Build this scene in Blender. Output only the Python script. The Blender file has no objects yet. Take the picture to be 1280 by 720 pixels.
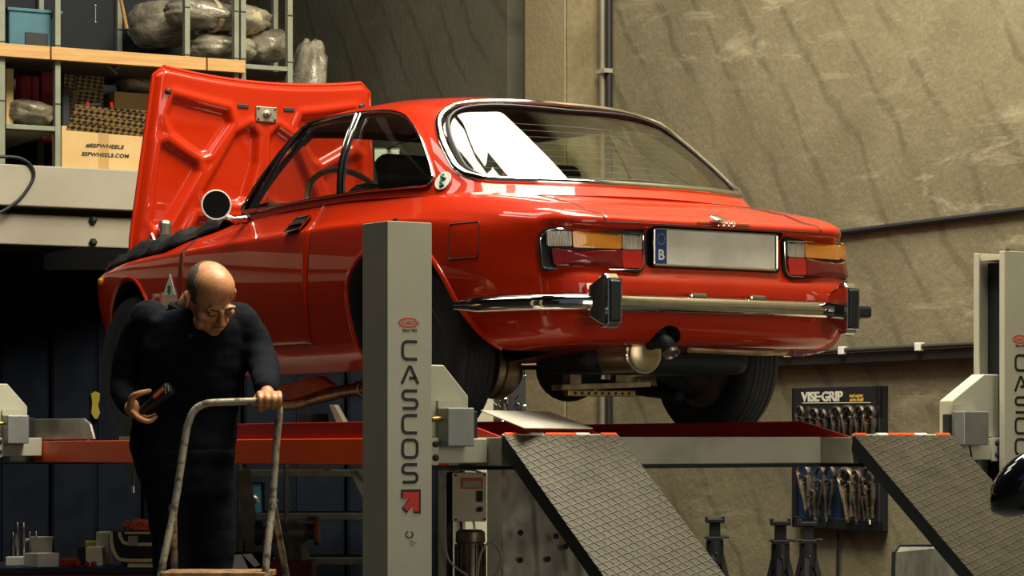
import bpy, bmesh, math, random
import numpy as np
from mathutils import Vector, Matrix, Euler, noise
from mathutils.bvhtree import BVHTree
random.seed(7)
PI = math.pi
scn = bpy.context.scene
COL = scn.collection
# ------------------------------------------------------------------ camera
F = 3300.0; TH = math.radians(33); CT, ST = math.cos(TH), math.sin(TH)
YH = 545.0; EYE = 1.05; OX, OD = .231, 9.925
ZC = EYE-.012                   # height of the tyres' contact plane
CAMX = -(OX*CT + OD*ST); CAMY = -(-OX*ST + OD*CT)
BA = math.radians(28); CB, SB = math.cos(BA), math.sin(BA)
def cam2w(X, D, z): return Vector((CAMX + X*CT + D*ST, CAMY - X*ST + D*CT, z))
# points of the place measured from the photograph
def px_x(px, py, x):            # on a plane across the car's width
    k = (px-640)/F; y = (OX+CT*x-k*(OD+ST*x))/(ST+k*CT); D = OD+ST*x+CT*y
    return Vector((x, y, EYE+(YH-py)*D/F))
def px_y(px, py, y):
    k = (px-640)/F; x = (k*(OD+CT*y)-OX+ST*y)/(CT-k*ST); D = OD+ST*x+CT*y
    return Vector((x, y, EYE+(YH-py)*D/F))
# building frame (u to the right, v away), turned five degrees from the car
def B(u, v, z): return cam2w(u*CB - v*SB, u*SB + v*CB, z)
def bu(px, py, u):
    k = (px-640)/F; D = u/(k*CB+SB); return (u, -k*D*SB+D*CB, EYE+(YH-py)*D/F)
def bv(px, py, v):
    k = (px-640)/F; D = v/(CB-k*SB); return (k*D*CB+D*SB, v, EYE+(YH-py)*D/F)
def at(px, py, D):              # point at a given distance
    return cam2w((px-640)/F*D, D, EYE+(YH-py)*D/F)
BROT = -(TH-BA)
cam = bpy.data.cameras.new('camera'); cam_o = bpy.data.objects.new('camera', cam); COL.objects.link(cam_o)
cam.sensor_width = 36; cam.lens = 36*F/1280; cam.shift_y = (YH-360)/1280
cam.clip_start = .1; cam.clip_end = 200
cam_o.location = (CAMX, CAMY, EYE); cam_o.rotation_euler = (PI/2, 0, -TH)
scn.camera = cam_o
# ------------------------------------------------------------------ materials
MATS = {}
def mat(name, col, rough=.5, metal=0, col2=None, scale=8, detail=4, mix=(.35, .65), bump=0, bscale=None,
        coat=0, rough2=None, spec=.5, stretch=(1,1,1), trans=0, alpha=1, ior=1.45):
    if name in MATS: return MATS[name]
    m = bpy.data.materials.new(name); m.use_nodes = True; nt = m.node_tree; nt.nodes.clear()
    N = nt.nodes.new; L = nt.links.new
    out = N('ShaderNodeOutputMaterial'); p = N('ShaderNodeBsdfPrincipled'); L(p.outputs[0], out.inputs[0])
    p.inputs['Roughness'].default_value = rough; p.inputs['Metallic'].default_value = metal
    p.inputs['Specular IOR Level'].default_value = spec
    p.inputs['Coat Weight'].default_value = coat; p.inputs['Coat Roughness'].default_value = .03
    p.inputs['Transmission Weight'].default_value = trans; p.inputs['Alpha'].default_value = alpha; p.inputs['IOR'].default_value = ior
    tc = N('ShaderNodeTexCoord'); mp = N('ShaderNodeMapping'); mp.inputs['Scale'].default_value = stretch
    L(tc.outputs['Object'], mp.inputs['Vector'])
    nz = N('ShaderNodeTexNoise'); nz.inputs['Scale'].default_value = scale; nz.inputs['Detail'].default_value = detail
    L(mp.outputs[0], nz.inputs['Vector'])
    cr = N('ShaderNodeValToRGB'); cr.color_ramp.elements[0].position = mix[0]; cr.color_ramp.elements[1].position = mix[1]
    c2 = col2 if col2 else tuple(c*.85 for c in col)
    cr.color_ramp.elements[0].color = (*c2, 1); cr.color_ramp.elements[1].color = (*col, 1)
    L(nz.outputs['Fac'], cr.inputs[0]); L(cr.outputs[0], p.inputs['Base Color'])
    if rough2 is not None:
        mr = N('ShaderNodeMapRange'); mr.inputs['From Min'].default_value = mix[0]; mr.inputs['From Max'].default_value = mix[1]
        mr.inputs['To Min'].default_value = rough2; mr.inputs['To Max'].default_value = rough
        L(nz.outputs['Fac'], mr.inputs[0]); L(mr.outputs[0], p.inputs['Roughness'])
    if bump:
        nb = N('ShaderNodeTexNoise'); nb.inputs['Scale'].default_value = bscale or scale*4; nb.inputs['Detail'].default_value = 6
        L(mp.outputs[0], nb.inputs['Vector'])
        bp = N('ShaderNodeBump'); bp.inputs['Strength'].default_value = bump; bp.inputs['Distance'].default_value = .01
        L(nb.outputs['Fac'], bp.inputs['Height']); L(bp.outputs[0], p.inputs['Normal'])
    MATS[name] = m; return m
def flat(name, col, rough=.5, **k): return mat(name, col, rough, col2=tuple(c*.93 for c in col), **k)
# ------------------------------------------------------------------ objects
WM = {}                          # world matrices of things and parts
def wm(o): return WM.get(o.name, Matrix.Identity(4))
def tag(o, label=None, cat=None, group=None, kind=None):
    if label: o['label'] = label
    if cat: o['category'] = cat
    if group: o['group'] = group
    if kind: o['kind'] = kind
    return o
def thing(name, loc, label, cat, rz=0, group=None):
    o = bpy.data.objects.new(name, None); COL.objects.link(o); o.empty_display_size = .1
    o.location = loc; o.rotation_euler = (0, 0, rz)
    WM[o.name] = Matrix.Translation(Vector(loc)) @ Matrix.Rotation(rz, 4, 'Z')
    return tag(o, label, cat, group)
def V(p): return Vector(p)
def frame_from(d, up=Vector((0,0,1))):
    d = d.normalized()
    if abs(d.dot(up)) > .98: up = Vector((0,1,0))
    a = d.cross(up).normalized(); b = a.cross(d).normalized()
    return a, b
class MB:
    """collects shapes in world coordinates; build() links them as one mesh object"""
    def __init__(s, T=None): s.bm = bmesh.new(); s.T = T; s.mi = 0
    def _v(s, p):
        p = s.T(*p) if s.T else V(p)
        return s.bm.verts.new(p)
    def face(s, vs):
        try:
            f = s.bm.faces.new(vs); f.material_index = s.mi; return f
        except ValueError: return None
    def box(s, a, b):
        x0,y0,z0 = a; x1,y1,z1 = b
        v = [s._v(p) for p in ((x0,y0,z0),(x1,y0,z0),(x1,y1,z0),(x0,y1,z0),(x0,y0,z1),(x1,y0,z1),(x1,y1,z1),(x0,y1,z1))]
        for q in ((0,3,2,1),(4,5,6,7),(0,1,5,4),(1,2,6,5),(2,3,7,6),(3,0,4,7)): s.face([v[i] for i in q])
        return s
    def obox(s, c, sx, sy, sz, M=None):
        M = M or Matrix.Identity(3); c = V(c)
        v = []
        for k in (-1,1):
            for (i,j) in ((-1,-1),(1,-1),(1,1),(-1,1)): v.append(s._v(c + M @ Vector((i*sx/2, j*sy/2, k*sz/2))))
        for q in ((0,3,2,1),(4,5,6,7),(0,1,5,4),(1,2,6,5),(2,3,7,6),(3,0,4,7)): s.face([v[i] for i in q])
        return s
    def prism(s, pts, d):
        """polygon of 3-D points extruded by vector d"""
        d = V(d); a = [s._v(p) for p in pts]; b = [s._v(V(p)+d) for p in pts]
        s.face(a[::-1]); s.face(b); n = len(a)
        for i in range(n): s.face([a[i], a[(i+1)%n], b[(i+1)%n], b[i]])
        return s
    def tube(s, path, r, n=8, closed=False, cap=True, flat=None, up=None):
        P = [V(p) for p in path]; m = len(P); rs = r if isinstance(r, (list,tuple)) else [r]*m
        rings = []; pa = None
        for i in range(m):
            if closed: t = P[(i+1)%m]-P[i-1]
            else: t = P[min(i+1,m-1)]-P[max(i-1,0)]
            if t.length < 1e-9: t = Vector((0,0,1))
            t.normalize()
            if pa is None: a, b = frame_from(t, up or Vector((0,0,1)))
            else:
                a = pa - t*pa.dot(t)
                if a.length < 1e-6: a, b = frame_from(t)
                a.normalize(); b = a.cross(t).normalized()
            pa = a; ring = []
            for k in range(n):
                w = 2*PI*k/n
                ca, sa = math.cos(w)*rs[i], math.sin(w)*rs[i]*(flat or 1)
                ring.append(s._v(P[i]+a*ca+b*sa))
            rings.append(ring)
        L = m if closed else m-1
        for i in range(L):
            A, Bq = rings[i], rings[(i+1)%m]
            for k in range(n): s.face([A[k], A[(k+1)%n], Bq[(k+1)%n], Bq[k]])
        if not closed and cap: s.face(rings[0][::-1]); s.face(rings[-1])
        return s
    def cyl(s, p, q, r, n=16, r2=None):
        return s.tube([p, q], [r, r if r2 is None else r2], n)
    def lathe(s, prof, c, ax=(0,0,1), n=24, up=None, arc=1.0):
        """prof: (radius, offset along axis)"""
        c = V(c); ax = V(ax).normalized(); a, b = frame_from(ax, up or Vector((0,0,1)))
        rings = []
        for (r, h) in prof:
            rings.append([s._v(c+ax*h+(a*math.cos(2*PI*arc*k/n)+b*math.sin(2*PI*arc*k/n))*r) for k in range(n)])
        for i in range(len(rings)-1):
            for k in range(n if arc == 1 else n-1): s.face([rings[i][k], rings[i][(k+1)%n], rings[i+1][(k+1)%n], rings[i+1][k]])
        if prof[0][0] > 1e-4: s.face(rings[0][::-1])
        if prof[-1][0] > 1e-4: s.face(rings[-1])
        return s
    def blob(s, c, r, n=10, m=14, f=None, M=None):
        """ellipsoid with optional displacement f(unit vector) -> scale"""
        c = V(c); M = M or Matrix.Identity(3); rings = []
        top = s._v(c+M@Vector((0,0,r[2]*(f(Vector((0,0,1))) if f else 1))))
        bot = s._v(c+M@Vector((0,0,-r[2]*(f(Vector((0,0,-1))) if f else 1))))
        for i in range(1, n):
            ph = PI*i/n; ring = []
            for k in range(m):
                w = 2*PI*k/m; d = Vector((math.sin(ph)*math.cos(w), math.sin(ph)*math.sin(w), math.cos(ph)))
                g = f(d) if f else 1
                ring.append(s._v(c+M@Vector((d.x*r[0]*g, d.y*r[1]*g, d.z*r[2]*g))))
            rings.append(ring)
        for k in range(m):
            s.face([top, rings[0][k], rings[0][(k+1)%m]]); s.face([bot, rings[-1][(k+1)%m], rings[-1][k]])
        for i in range(len(rings)-1):
            for k in range(m): s.face([rings[i][k], rings[i+1][k], rings[i+1][(k+1)%m], rings[i][(k+1)%m]])
        return s
    def grid(s, P, closed_u=False):
        n, m = len(P), len(P[0]); vs = [[s._v(p) for p in row] for row in P]
        for i in range(n if closed_u else n-1):
            for j in range(m-1): s.face([vs[i][j], vs[(i+1)%n][j], vs[(i+1)%n][j+1], vs[i][j+1]])
        return s
    def mesh(s, me):
        s.bm.from_mesh(me); return s
    def build(s, name, m, parent=None, smooth=False, bevel=0, angle=40, merge=0, thick=0, sub=0, seg=2):
        bm = s.bm
        if merge: bmesh.ops.remove_doubles(bm, verts=bm.verts, dist=merge)
        bmesh.ops.recalc_face_normals(bm, faces=bm.faces)
        me = bpy.data.meshes.new(name); o = bpy.data.objects.new(name, me); COL.objects.link(o)
        if parent is not None:
            o.parent = parent; M = wm(parent).inverted(); WM[o.name] = wm(parent).copy()
            bm.transform(M)
        else:
            if len(bm.verts):
                c = sum((v.co for v in bm.verts), Vector())/len(bm.verts); c.z = min(v.co.z for v in bm.verts)
                bm.transform(Matrix.Translation(-c)); o.location = c; WM[o.name] = Matrix.Translation(c)
        if smooth:
            for f in bm.faces: f.smooth = True
            for e in bm.edges:
                if len(e.link_faces) == 2 and e.calc_face_angle(0) > math.radians(angle): e.smooth = False
        bm.to_mesh(me); bm.free()
        for q in (m if isinstance(m, (list,tuple)) else [m]): me.materials.append(q)
        if thick:
            sd = o.modifiers.new('solid', 'SOLIDIFY'); sd.thickness = thick; sd.offset = 0
        if bevel:
            bv_ = o.modifiers.new('bevel', 'BEVEL'); bv_.width = bevel; bv_.segments = seg; bv_.limit_method = 'ANGLE'; bv_.angle_limit = math.radians(30)
            if not smooth:
                for f in me.polygons: f.use_smooth = False
        if sub:
            sb = o.modifiers.new('sub', 'SUBSURF'); sb.levels = sub; sb.render_levels = sub
        return o
def cr(P, n, closed=False):
    """Catmull-Rom through P, n samples per span"""
    P = [np.array(p, float) for p in P]; m = len(P); out = []
    for i in range(m if closed else m-1):
        p1, p2 = P[i], P[(i+1)%m]
        p0 = P[i-1] if (closed or i > 0) else 2*p1-p2
        p3 = P[(i+2)%m] if (closed or i+2 < m) else 2*p2-p1
        for k in range(n):
            t = k/n
            out.append(.5*((2*p1)+(-p0+p2)*t+(2*p0-5*p1+4*p2-p3)*t*t+(-p0+3*p1-3*p2+p3)*t**3))
    if not closed: out.append(P[-1])
    return out
def realize(o):
    """bake an object's modifiers into its mesh"""
    dg = bpy.context.evaluated_depsgraph_get(); dg.update()
    me = bpy.data.meshes.new_from_object(o.evaluated_get(dg)); old = o.data
    o.modifiers.clear(); o.data = me; me.name = o.name
    return o
def boolean(o, cutter, op='DIFFERENCE'):
    md = o.modifiers.new('b', 'BOOLEAN'); md.operation = op; md.object = cutter; md.solver = 'EXACT'
    md.use_hole_tolerant = True
    try: md.material_mode = 'TRANSFER'
    except Exception: pass
    realize(o)
def kill(o):
    bpy.data.objects.remove(o, do_unlink=True)
def text_mesh(txt, size, depth=.0006, align='CENTER', shear=0, bold=0, spacing=1):
    cu = bpy.data.curves.new('t', 'FONT'); cu.body = txt; cu.size = size; cu.extrude = depth; cu.align_x = align; cu.align_y = 'CENTER'
    cu.shear = shear; cu.offset = bold; cu.space_character = spacing; cu.resolution_u = 3
    o = bpy.data.objects.new('t', cu); COL.objects.link(o)
    dg = bpy.context.evaluated_depsgraph_get(); dg.update()
    me = bpy.data.meshes.new_from_object(o.evaluated_get(dg)); kill(o)
    return me
def place_mesh(me, origin, ex, ey):
    """text lies in the plane of ex (reading direction) and ey (up)"""
    ex = V(ex).normalized(); ey = V(ey).normalized(); ez = ex.cross(ey)
    M = Matrix((( ex.x, ey.x, ez.x, origin[0]), (ex.y, ey.y, ez.y, origin[1]), (ex.z, ey.z, ez.z, origin[2]), (0,0,0,1)))
    me.transform(M); return me
# ------------------------------------------------------------------ car paint and trims
def car_paint():
    m = mat('red_car_paint', (.45,.020,.0012), .42, coat=.9, col2=(.41,.017,.001), scale=2, spec=.12)
    p = [n for n in m.node_tree.nodes if n.type == 'BSDF_PRINCIPLED'][0]
    p.inputs['Coat Roughness'].default_value = .025; p.inputs['Coat IOR'].default_value = 1.5
    return m
PAINT = car_paint()
CHROME = mat('chrome', (.72,.70,.64), .09, 1, col2=(.62,.60,.55), scale=20)
BLACK = flat('black_rubber', (.012,.013,.015), .55)
DARK = flat('underbody_black', (.010,.014,.018), .6)
TYRE = mat('tyre_rubber', (.018,.020,.024), .75, bump=.15, scale=30)
STEEL = mat('steel_grey', (.32,.30,.26), .38, .9, col2=(.22,.20,.17), scale=25, bump=.1)
RUSTY = mat('worn_exhaust_steel', (.52,.40,.25), .38, .85, col2=(.28,.17,.09), scale=14, bump=.15)
WHITE = flat('white_enamel', (.75,.73,.66), .4)
GREEN = flat('badge_green', (.02,.16,.09), .4)
def glass_mat(name, col, rough=0, tint=.75):
    m = bpy.data.materials.new(name); m.use_nodes = True; nt = m.node_tree; nt.nodes.clear()
    N = nt.nodes.new; L = nt.links.new
    out = N('ShaderNodeOutputMaterial'); mx = N('ShaderNodeMixShader'); tr = N('ShaderNodeBsdfTransparent'); gl = N('ShaderNodeBsdfGlossy')
    fr = N('ShaderNodeFresnel'); ge = N('ShaderNodeNewGeometry'); mi = N('ShaderNodeMapRange'); mi.inputs[3].default_value = 1.45; mi.inputs[4].default_value = 1/1.45; L(ge.outputs['Backfacing'], mi.inputs[0]); L(mi.outputs[0], fr.inputs[0]); gl.inputs['Roughness'].default_value = rough
    nz = N('ShaderNodeTexNoise'); nz.inputs['Scale'].default_value = 3
    rp = N('ShaderNodeValToRGB'); rp.color_ramp.elements[0].color = (*[c*.9 for c in col],1); rp.color_ramp.elements[1].color = (*col,1)
    L(nz.outputs[0], rp.inputs[0]); L(rp.outputs[0], tr.inputs[0])
    L(fr.outputs[0], mx.inputs[0]); L(tr.outputs[0], mx.inputs[1]); L(gl.outputs[0], mx.inputs[2]); L(mx.outputs[0], out.inputs[0])
    return m
GLASS = glass_mat('tinted_car_glass', (.90,.93,.88))
# ------------------------------------------------------------------ car body surface
# plan outline of the widest level, nose to tail (x, y)
OUT = [(0,3.03),(.30,3.015),(.50,2.975),(.63,2.895),(.705,2.76),(.745,2.56),(.768,2.30),(.782,2.0),(.79,1.6),(.792,1.2),(.792,.8),(.79,.4),
       (.788,.1),(.782,-.15),(.77,-.36),(.745,-.54),(.705,-.69),(.652,-.805),(.58,-.865),(.46,-.89),(.25,-.905),(0,-.91)]
KEY = {  # y : levels (z, inset) bottom to top, then z of centre line
 3.1: ([(.32,.17),(.36,.11),(.44,.07),(.55,.035),(.63,.012),(.68,.0),(.70,.006),(.712,.018),(.728,.05),(.735,.10)], .735),
 2.75:([(.31,.15),(.35,.09),(.43,.055),(.54,.02),(.64,.005),(.70,.004),(.722,.012),(.735,.028),(.752,.065),(.760,.13)], .765),
 2.35:([(.27,.11),(.33,.04),(.42,.012),(.52,0),(.64,0),(.74,.010),(.765,.022),(.778,.04),(.796,.085),(.806,.16)], .80),
 1.7: ([(.255,.10),(.33,.035),(.42,.012),(.54,0),(.67,.002),(.765,.010),(.785,.022),(.80,.04),(.838,.085),(.862,.15)], .87),
 1.2: ([(.255,.10),(.33,.035),(.42,.012),(.54,0),(.67,.004),(.775,.014),(.795,.024),(.812,.04),(.862,.072),(.900,.095)], .90),
 .5:  ([(.255,.10),(.33,.035),(.42,.012),(.54,0),(.67,.004),(.785,.016),(.805,.026),(.822,.04),(.875,.072),(.910,.095)], .90),
 -.1: ([(.27,.10),(.33,.035),(.42,.012),(.54,0),(.67,.004),(.775,.018),(.80,.032),(.825,.052),(.875,.095),(.900,.130)], .905),
 -.45:([(.30,.09),(.34,.035),(.42,.012),(.54,0),(.65,.004),(.735,.016),(.775,.036),(.808,.060),(.850,.115),(.862,.20)], .882),
 -.75:([(.32,.07),(.35,.03),(.42,.008),(.53,0),(.62,.008),(.69,.012),(.735,.016),(.762,.030),(.800,.075),(.814,.16)], .812),
 -.90:([(.325,.09),(.35,.045),(.42,.012),(.53,0),(.575,.030),(.66,.042),(.705,.040),(.728,.008),(.755,.014),(.768,.06)], .772)}
KY = sorted(KEY, reverse=True)
def levels(y):
    if y >= KY[0]: a = b = KY[0]; t = 0
    elif y <= KY[-1]: a = b = KY[-1]; t = 0
    else:
        for i in range(len(KY)-1):
            if KY[i] >= y >= KY[i+1]: a, b = KY[i], KY[i+1]; break
        t = (a-y)/(a-b)
    A, Bk = KEY[a], KEY[b]
    return [tuple(p*(1-t)+q*t for p, q in zip(l, m_)) for l, m_ in zip(A[0], Bk[0])], A[1]*(1-t)+Bk[1]*t
def interp_keys(y):
    # smooth in y: average of nearby samples
    acc = None
    for d, w in ((-.16,1),(-.08,2),(0,3),(.08,2),(.16,1)):
        yy = min(max(y+d, -.91), 3.03) if y > -.6 else y
        L, c = levels(yy); arr = np.array([list(l) for l in L]+[[c,0]])*w
        acc = arr if acc is None else acc+arr
    return acc/9
outl = cr(OUT, 7)
def section(i):
    p = outl[i]; a = outl[max(i-1,0)]; b = outl[min(i+1,len(outl)-1)]
    t = b-a; n = np.array([t[1], -t[0]]); n = n/np.linalg.norm(n)   # inward
    if i == 0: n = np.array([0,-1.])
    if i == len(outl)-1: n = np.array([0,1.])
    if n[0] > 0: n = -n if p[0] > .05 else n
    K = interp_keys(p[1]); lev = K[:10]; zc = K[10][0]
    pts = []
    for z, d in lev:
        q = p+n*d; pts.append(np.array([max(q[0],0), q[1], z]))
    L = cr(pts, 3)
    z0 = L[0]; bott = [np.array([z0[0]*t, z0[1], z0[2]-.0*t]) for t in (0,.25,.5,.75,.93)]
    top = L[-1]; cap = []
    for k in range(1, 11):
        t = k/10; x = top[0]*(1-t)
        crown = (zc-top[2])*(1-(1-t)**2)*min(1, top[0]/.4)
        cap.append(np.array([x, top[1], top[2]+crown]))
    return [q+np.array([0,0,ZC]) for q in bott+L+cap]
def body_mesh():
    mb = MB(); S = [section(i) for i in range(len(outl))]
    for sgn in (-1, 1): mb.grid([[(sgn*q[0], q[1], q[2]) for q in r] for r in S])
    bmesh.ops.remove_doubles(mb.bm, verts=mb.bm.verts, dist=.0006)
    bmesh.ops.dissolve_degenerate(mb.bm, edges=mb.bm.edges, dist=.0004)
    hs = [e for e in mb.bm.edges if len(e.link_faces) == 1]
    if hs: bmesh.ops.holes_fill(mb.bm, edges=hs)
    return mb, S
car = thing('coupe_car', (0, .9, ZC), 'red vintage two-door coupe raised on the vehicle lift with its bonnet open', 'car')
mb, SECT = body_mesh()
body = mb.build('body', [PAINT, DARK, BLACK], car, smooth=True, angle=50)
# wheel openings
ARCH_R = [(.27,.05),(.285,.27),(.305,.38),(.327,.50),(.321,.584),(.27,.650),(.18,.695),(.06,.715),(-.06,.712),(-.16,.685),(-.244,.640),(-.33,.56),(-.399,.471),(-.47,.395),(-.53,.34),(-.575,.27),(-.60,.05)]
ARCH_F = [(2.56,.05),(2.555,.27),(2.55,.40),(2.535,.48),(2.505,.57),(2.455,.64),(2.385,.682),(2.30,.692),(2.20,.672),(2.11,.612),(2.045,.52),(2.01,.42),(1.995,.30),(1.99,.05)]
def zc(p): return (p[0], p[1]+ZC)
def arch_cut(poly, zb):
    for s in (-1, 1):
        c = MB(); c.prism([(s*.42, y, z+ZC) for y, z in poly], (s*.6, 0, 0))
        co = c.build('cut', DARK); boolean(body, co); kill(co)
def cut_prep(o):
    # cutters live in world space; body is parented to the car, so give it the matching frame
    pass
bpy.context.view_layer.update()
arch_cut(ARCH_R, 0); arch_cut(ARCH_F, 0)
# recess cut-outs in the tail for lamps and number plate
def tail_cut(pts, y0, y1):
    c = MB(); c.prism([(x, y0, z+ZC) for x, z in pts], (0, y1-y0, 0)); co = c.build('cut', BLACK); boolean(body, co); kill(co)
def rrect(x0, x1, z0, z1, r, n=4, rs=None):
    rs = rs or [r]*4; P = []
    for (cx, cz, a0, rr) in ((x1-rs[0], z1-rs[0], 0, rs[0]), (x0+rs[1], z1-rs[1], 90, rs[1]), (x0+rs[2], z0+rs[2], 180, rs[2]), (x1-rs[3], z0+rs[3], 270, rs[3])):
        for k in range(n+1):
            w = math.radians(a0+90*k/n); P.append((cx+rr*math.cos(w), cz+rr*math.sin(w)))
    return P
tail_cut(rrect(-.292, .292, .588, .731, .02), -1.2, -.850)
for me_f in body.data.polygons: me_f.use_smooth = True
def shade(o, ang=45):
    bm = bmesh.new(); bm.from_mesh(o.data)
    for f in bm.faces: f.smooth = True
    for e in bm.edges: e.smooth = not (len(e.link_faces) == 2 and e.calc_face_angle(0) > math.radians(ang))
    bm.to_mesh(o.data); bm.free()
shade(body, 42)
def bvh_of(o):
    bm = bmesh.new(); bm.from_mesh(o.data); bm.transform(wm(o)); t = BVHTree.FromBMesh(bm); bm.free(); return t
TB = bvh_of(body)
# ------------------------------------------------------------------ greenhouse dome
ST_ = [((0,1.68,.89),(0,1.205,1.290)),((.30,1.665,.89),(.25,1.20,1.286)),((.54,1.60,.89),(.43,1.175,1.274)),((.655,1.48,.895),(.520,1.125,1.260)),
      ((.69,1.33,.90),(.550,1.03,1.262)),((.700,1.05,.91),(.562,.83,1.268)),((.702,.75,.915),(.566,.62,1.264)),((.700,.45,.915),(.562,.45,1.254)),
      ((.692,.15,.905),(.553,.30,1.240)),((.678,-.08,.892),(.535,.20,1.226)),((.650,-.22,.88),(.495,.125,1.222)),((.575,-.33,.878),(.41,.09,1.230)),
      ((.39,-.41,.885),(.28,.072,1.242)),((.19,-.45,.89),(.13,.062,1.250)),((0,-.46,.892),(0,.058,1.253))]
def zroof(y):
    Y = [.05,.10,.2,.35,.6,.85,1.0,1.12,1.2]; Z = [1.254,1.268,1.290,1.314,1.336,1.342,1.332,1.312,1.291]
    return float(np.interp(y, Y, Z))
belt = cr([s[0] for s in ST_], 6); ring = cr([s[1] for s in ST_], 6)
def dome_sections(off=0):
    S = []; n = len(belt)
    for i in range(n):
        b, r = belt[i], ring[i]
        a = belt[max(i-1,0)]; c = belt[min(i+1,n-1)]; t = c-a; nn = np.array([-t[1], t[0], 0]); nn = nn/np.linalg.norm(nn)
        if nn[0] < 0 and b[0] > .1: nn = -nn
        if b[0] <= .1: nn = np.array([0, 1. if b[1] > .5 else -1., 0])
        rows = []
        for t in np.linspace(-.06, 1, 15):
            bul = .028*4*t*(1-t)*(1 if b[0] > .58 else .6) if t > 0 else 0
            rows.append(b*(1-t)+r*t + nn*(bul-off))
        e = rows[-1]
        side = np.array([e[0], e[1]])
        for k in range(1, 13):
            t = k/12; x = e[0]*(1-t)
            # the ring's y relaxes toward its own station so the roof is a smooth sheet
            y = e[1]; zt = zroof(y)-off*.9
            f = 1-(1-t)**2.6
            rows.append(np.array([x, y, e[2]+(zt-e[2])*f]))
        S.append([q+np.array([0,0,ZC]) for q in rows])
    return S
def dome_bm(off=0):
    mb = MB(); S = dome_sections(off)
    for sgn in (-1,1): mb.grid([[(sgn*q[0], q[1], q[2]) for q in r] for r in S])
    bmesh.ops.remove_doubles(mb.bm, verts=mb.bm.verts, dist=.0006)
    bmesh.ops.dissolve_degenerate(mb.bm, edges=mb.bm.edges, dist=.0004)
    return mb
tmp = dome_bm(); TD = BVHTree.FromBMesh(tmp.bm); tmp.bm.free()
SIDEWIN = [(1.415,.93),(1.026,.922),(.511,.926),(.115,.918),(-.03,.913),(-.068,.918),(-.082,.935),(-.061,.968),(-.015,1.015),(.071,1.088),(.15,1.140),(.205,1.172),(.272,1.205),(.368,1.230),(.486,1.243),(.65,1.251),(.80,1.254),(.98,1.254),(1.09,1.249),(1.135,1.235)]
REARWIN_H = [(0,1.262),(.15,1.261),(.30,1.256),(.40,1.245),(.478,1.222),(.535,1.180),(.572,1.120),(.596,1.060),(.611,1.0),(.614,.965),(.600,.938),(.560,.922),(.45,.918),(.25,.916),(0,.915)]
WIND_H = [(0,1.272),(.2,1.270),(.38,1.258),(.47,1.240),(.51,1.205),(.56,1.10),(.60,.99),(.60,.94),(.56,.925),(.3,.915),(0,.912)]
def sym(H): return H + [(-x, z) for x, z in reversed(H[1:-1])]
def smooth_poly(P, n=3): return [tuple(q) for q in cr(P, n, closed=True)]
REARWIN = smooth_poly(sym(REARWIN_H)); WIND = smooth_poly(sym(WIND_H))
def in_poly(x, y, P):
    ins = False; n = len(P)
    for i in range(n):
        ax, ay = P[i]; bx, by = P[(i+1)%n]
        if (ay > y) != (by > y) and x < (bx-ax)*(y-ay)/(by-ay)+ax: ins = not ins
    return ins
shell_mb = dome_bm()
kf = [f for f in shell_mb.bm.faces if f.calc_center_median().y > 1.0 and in_poly(f.calc_center_median().x, f.calc_center_median().z-ZC, WIND)]
bmesh.ops.delete(shell_mb.bm, geom=kf, context='FACES')
shell = shell_mb.build('roof', [PAINT, DARK], car, smooth=True)
sd = shell.modifiers.new('s', 'SOLIDIFY'); sd.thickness = .035; sd.offset = -1; sd.material_offset = 1; realize(shell)
def side_prism(poly, x0, x1, name='cut'):
    c = MB(); c.prism([(x0, y, z+ZC) for y, z in poly], (x1-x0, 0, 0)); return c.build(name, DARK)
def fwd_prism(poly, y0, y1):
    c = MB(); c.prism([(x, y0, z+ZC) for x, z in poly], (0, y1-y0, 0)); return c.build('cut', DARK)
for c_ in (side_prism(SIDEWIN, -1, 1), fwd_prism(REARWIN, -.8, .42)):
    boolean(shell, c_); kill(c_)
shade(shell, 35)
def pane(poly, kind, lo, hi, name, label=None):
    g = dome_bm(.016).build('g', GLASS, car, smooth=True)
    sd = g.modifiers.new('s', 'SOLIDIFY'); sd.thickness = .004; sd.offset = 0; realize(g)
    c_ = side_prism(poly, lo, hi) if kind == 's' else fwd_prism(poly, lo, hi)
    boolean(g, c_, 'INTERSECT'); kill(c_); g.name = name; g.data.name = name; WM[name] = WM[g.name] if g.name in WM else wm(car)
    WM[g.name] = wm(car).copy()
    g.data.materials.clear(); g.data.materials.append(GLASS)
    for f in g.data.polygons: f.material_index = 0
    shade(g, 40); return g
def grow(poly, d):
    c = np.mean(np.array(poly), 0); return [tuple(c+(np.array(p)-c)*(1+d/np.linalg.norm(np.array(p)-c))) for p in poly]
YB = lambda z: .595 - (z-.925)*(-.045)/.32  # line of the pillar between door glass and quarter glass
def clip_side(y_lo, y_hi):
    return [p for p in SIDEWIN]
rear_glass = pane(grow(REARWIN, .012), 'f', -.8, .42, 'rear_window')
front_glass = pane(grow(WIND, .012), 'f', .75, 2, 'windscreen')
SW = grow(SIDEWIN, .01)
for lo, hi in ((-1, -.3), (.3, 1)): pane(SW, 's', lo, hi, 'side_window')
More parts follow.
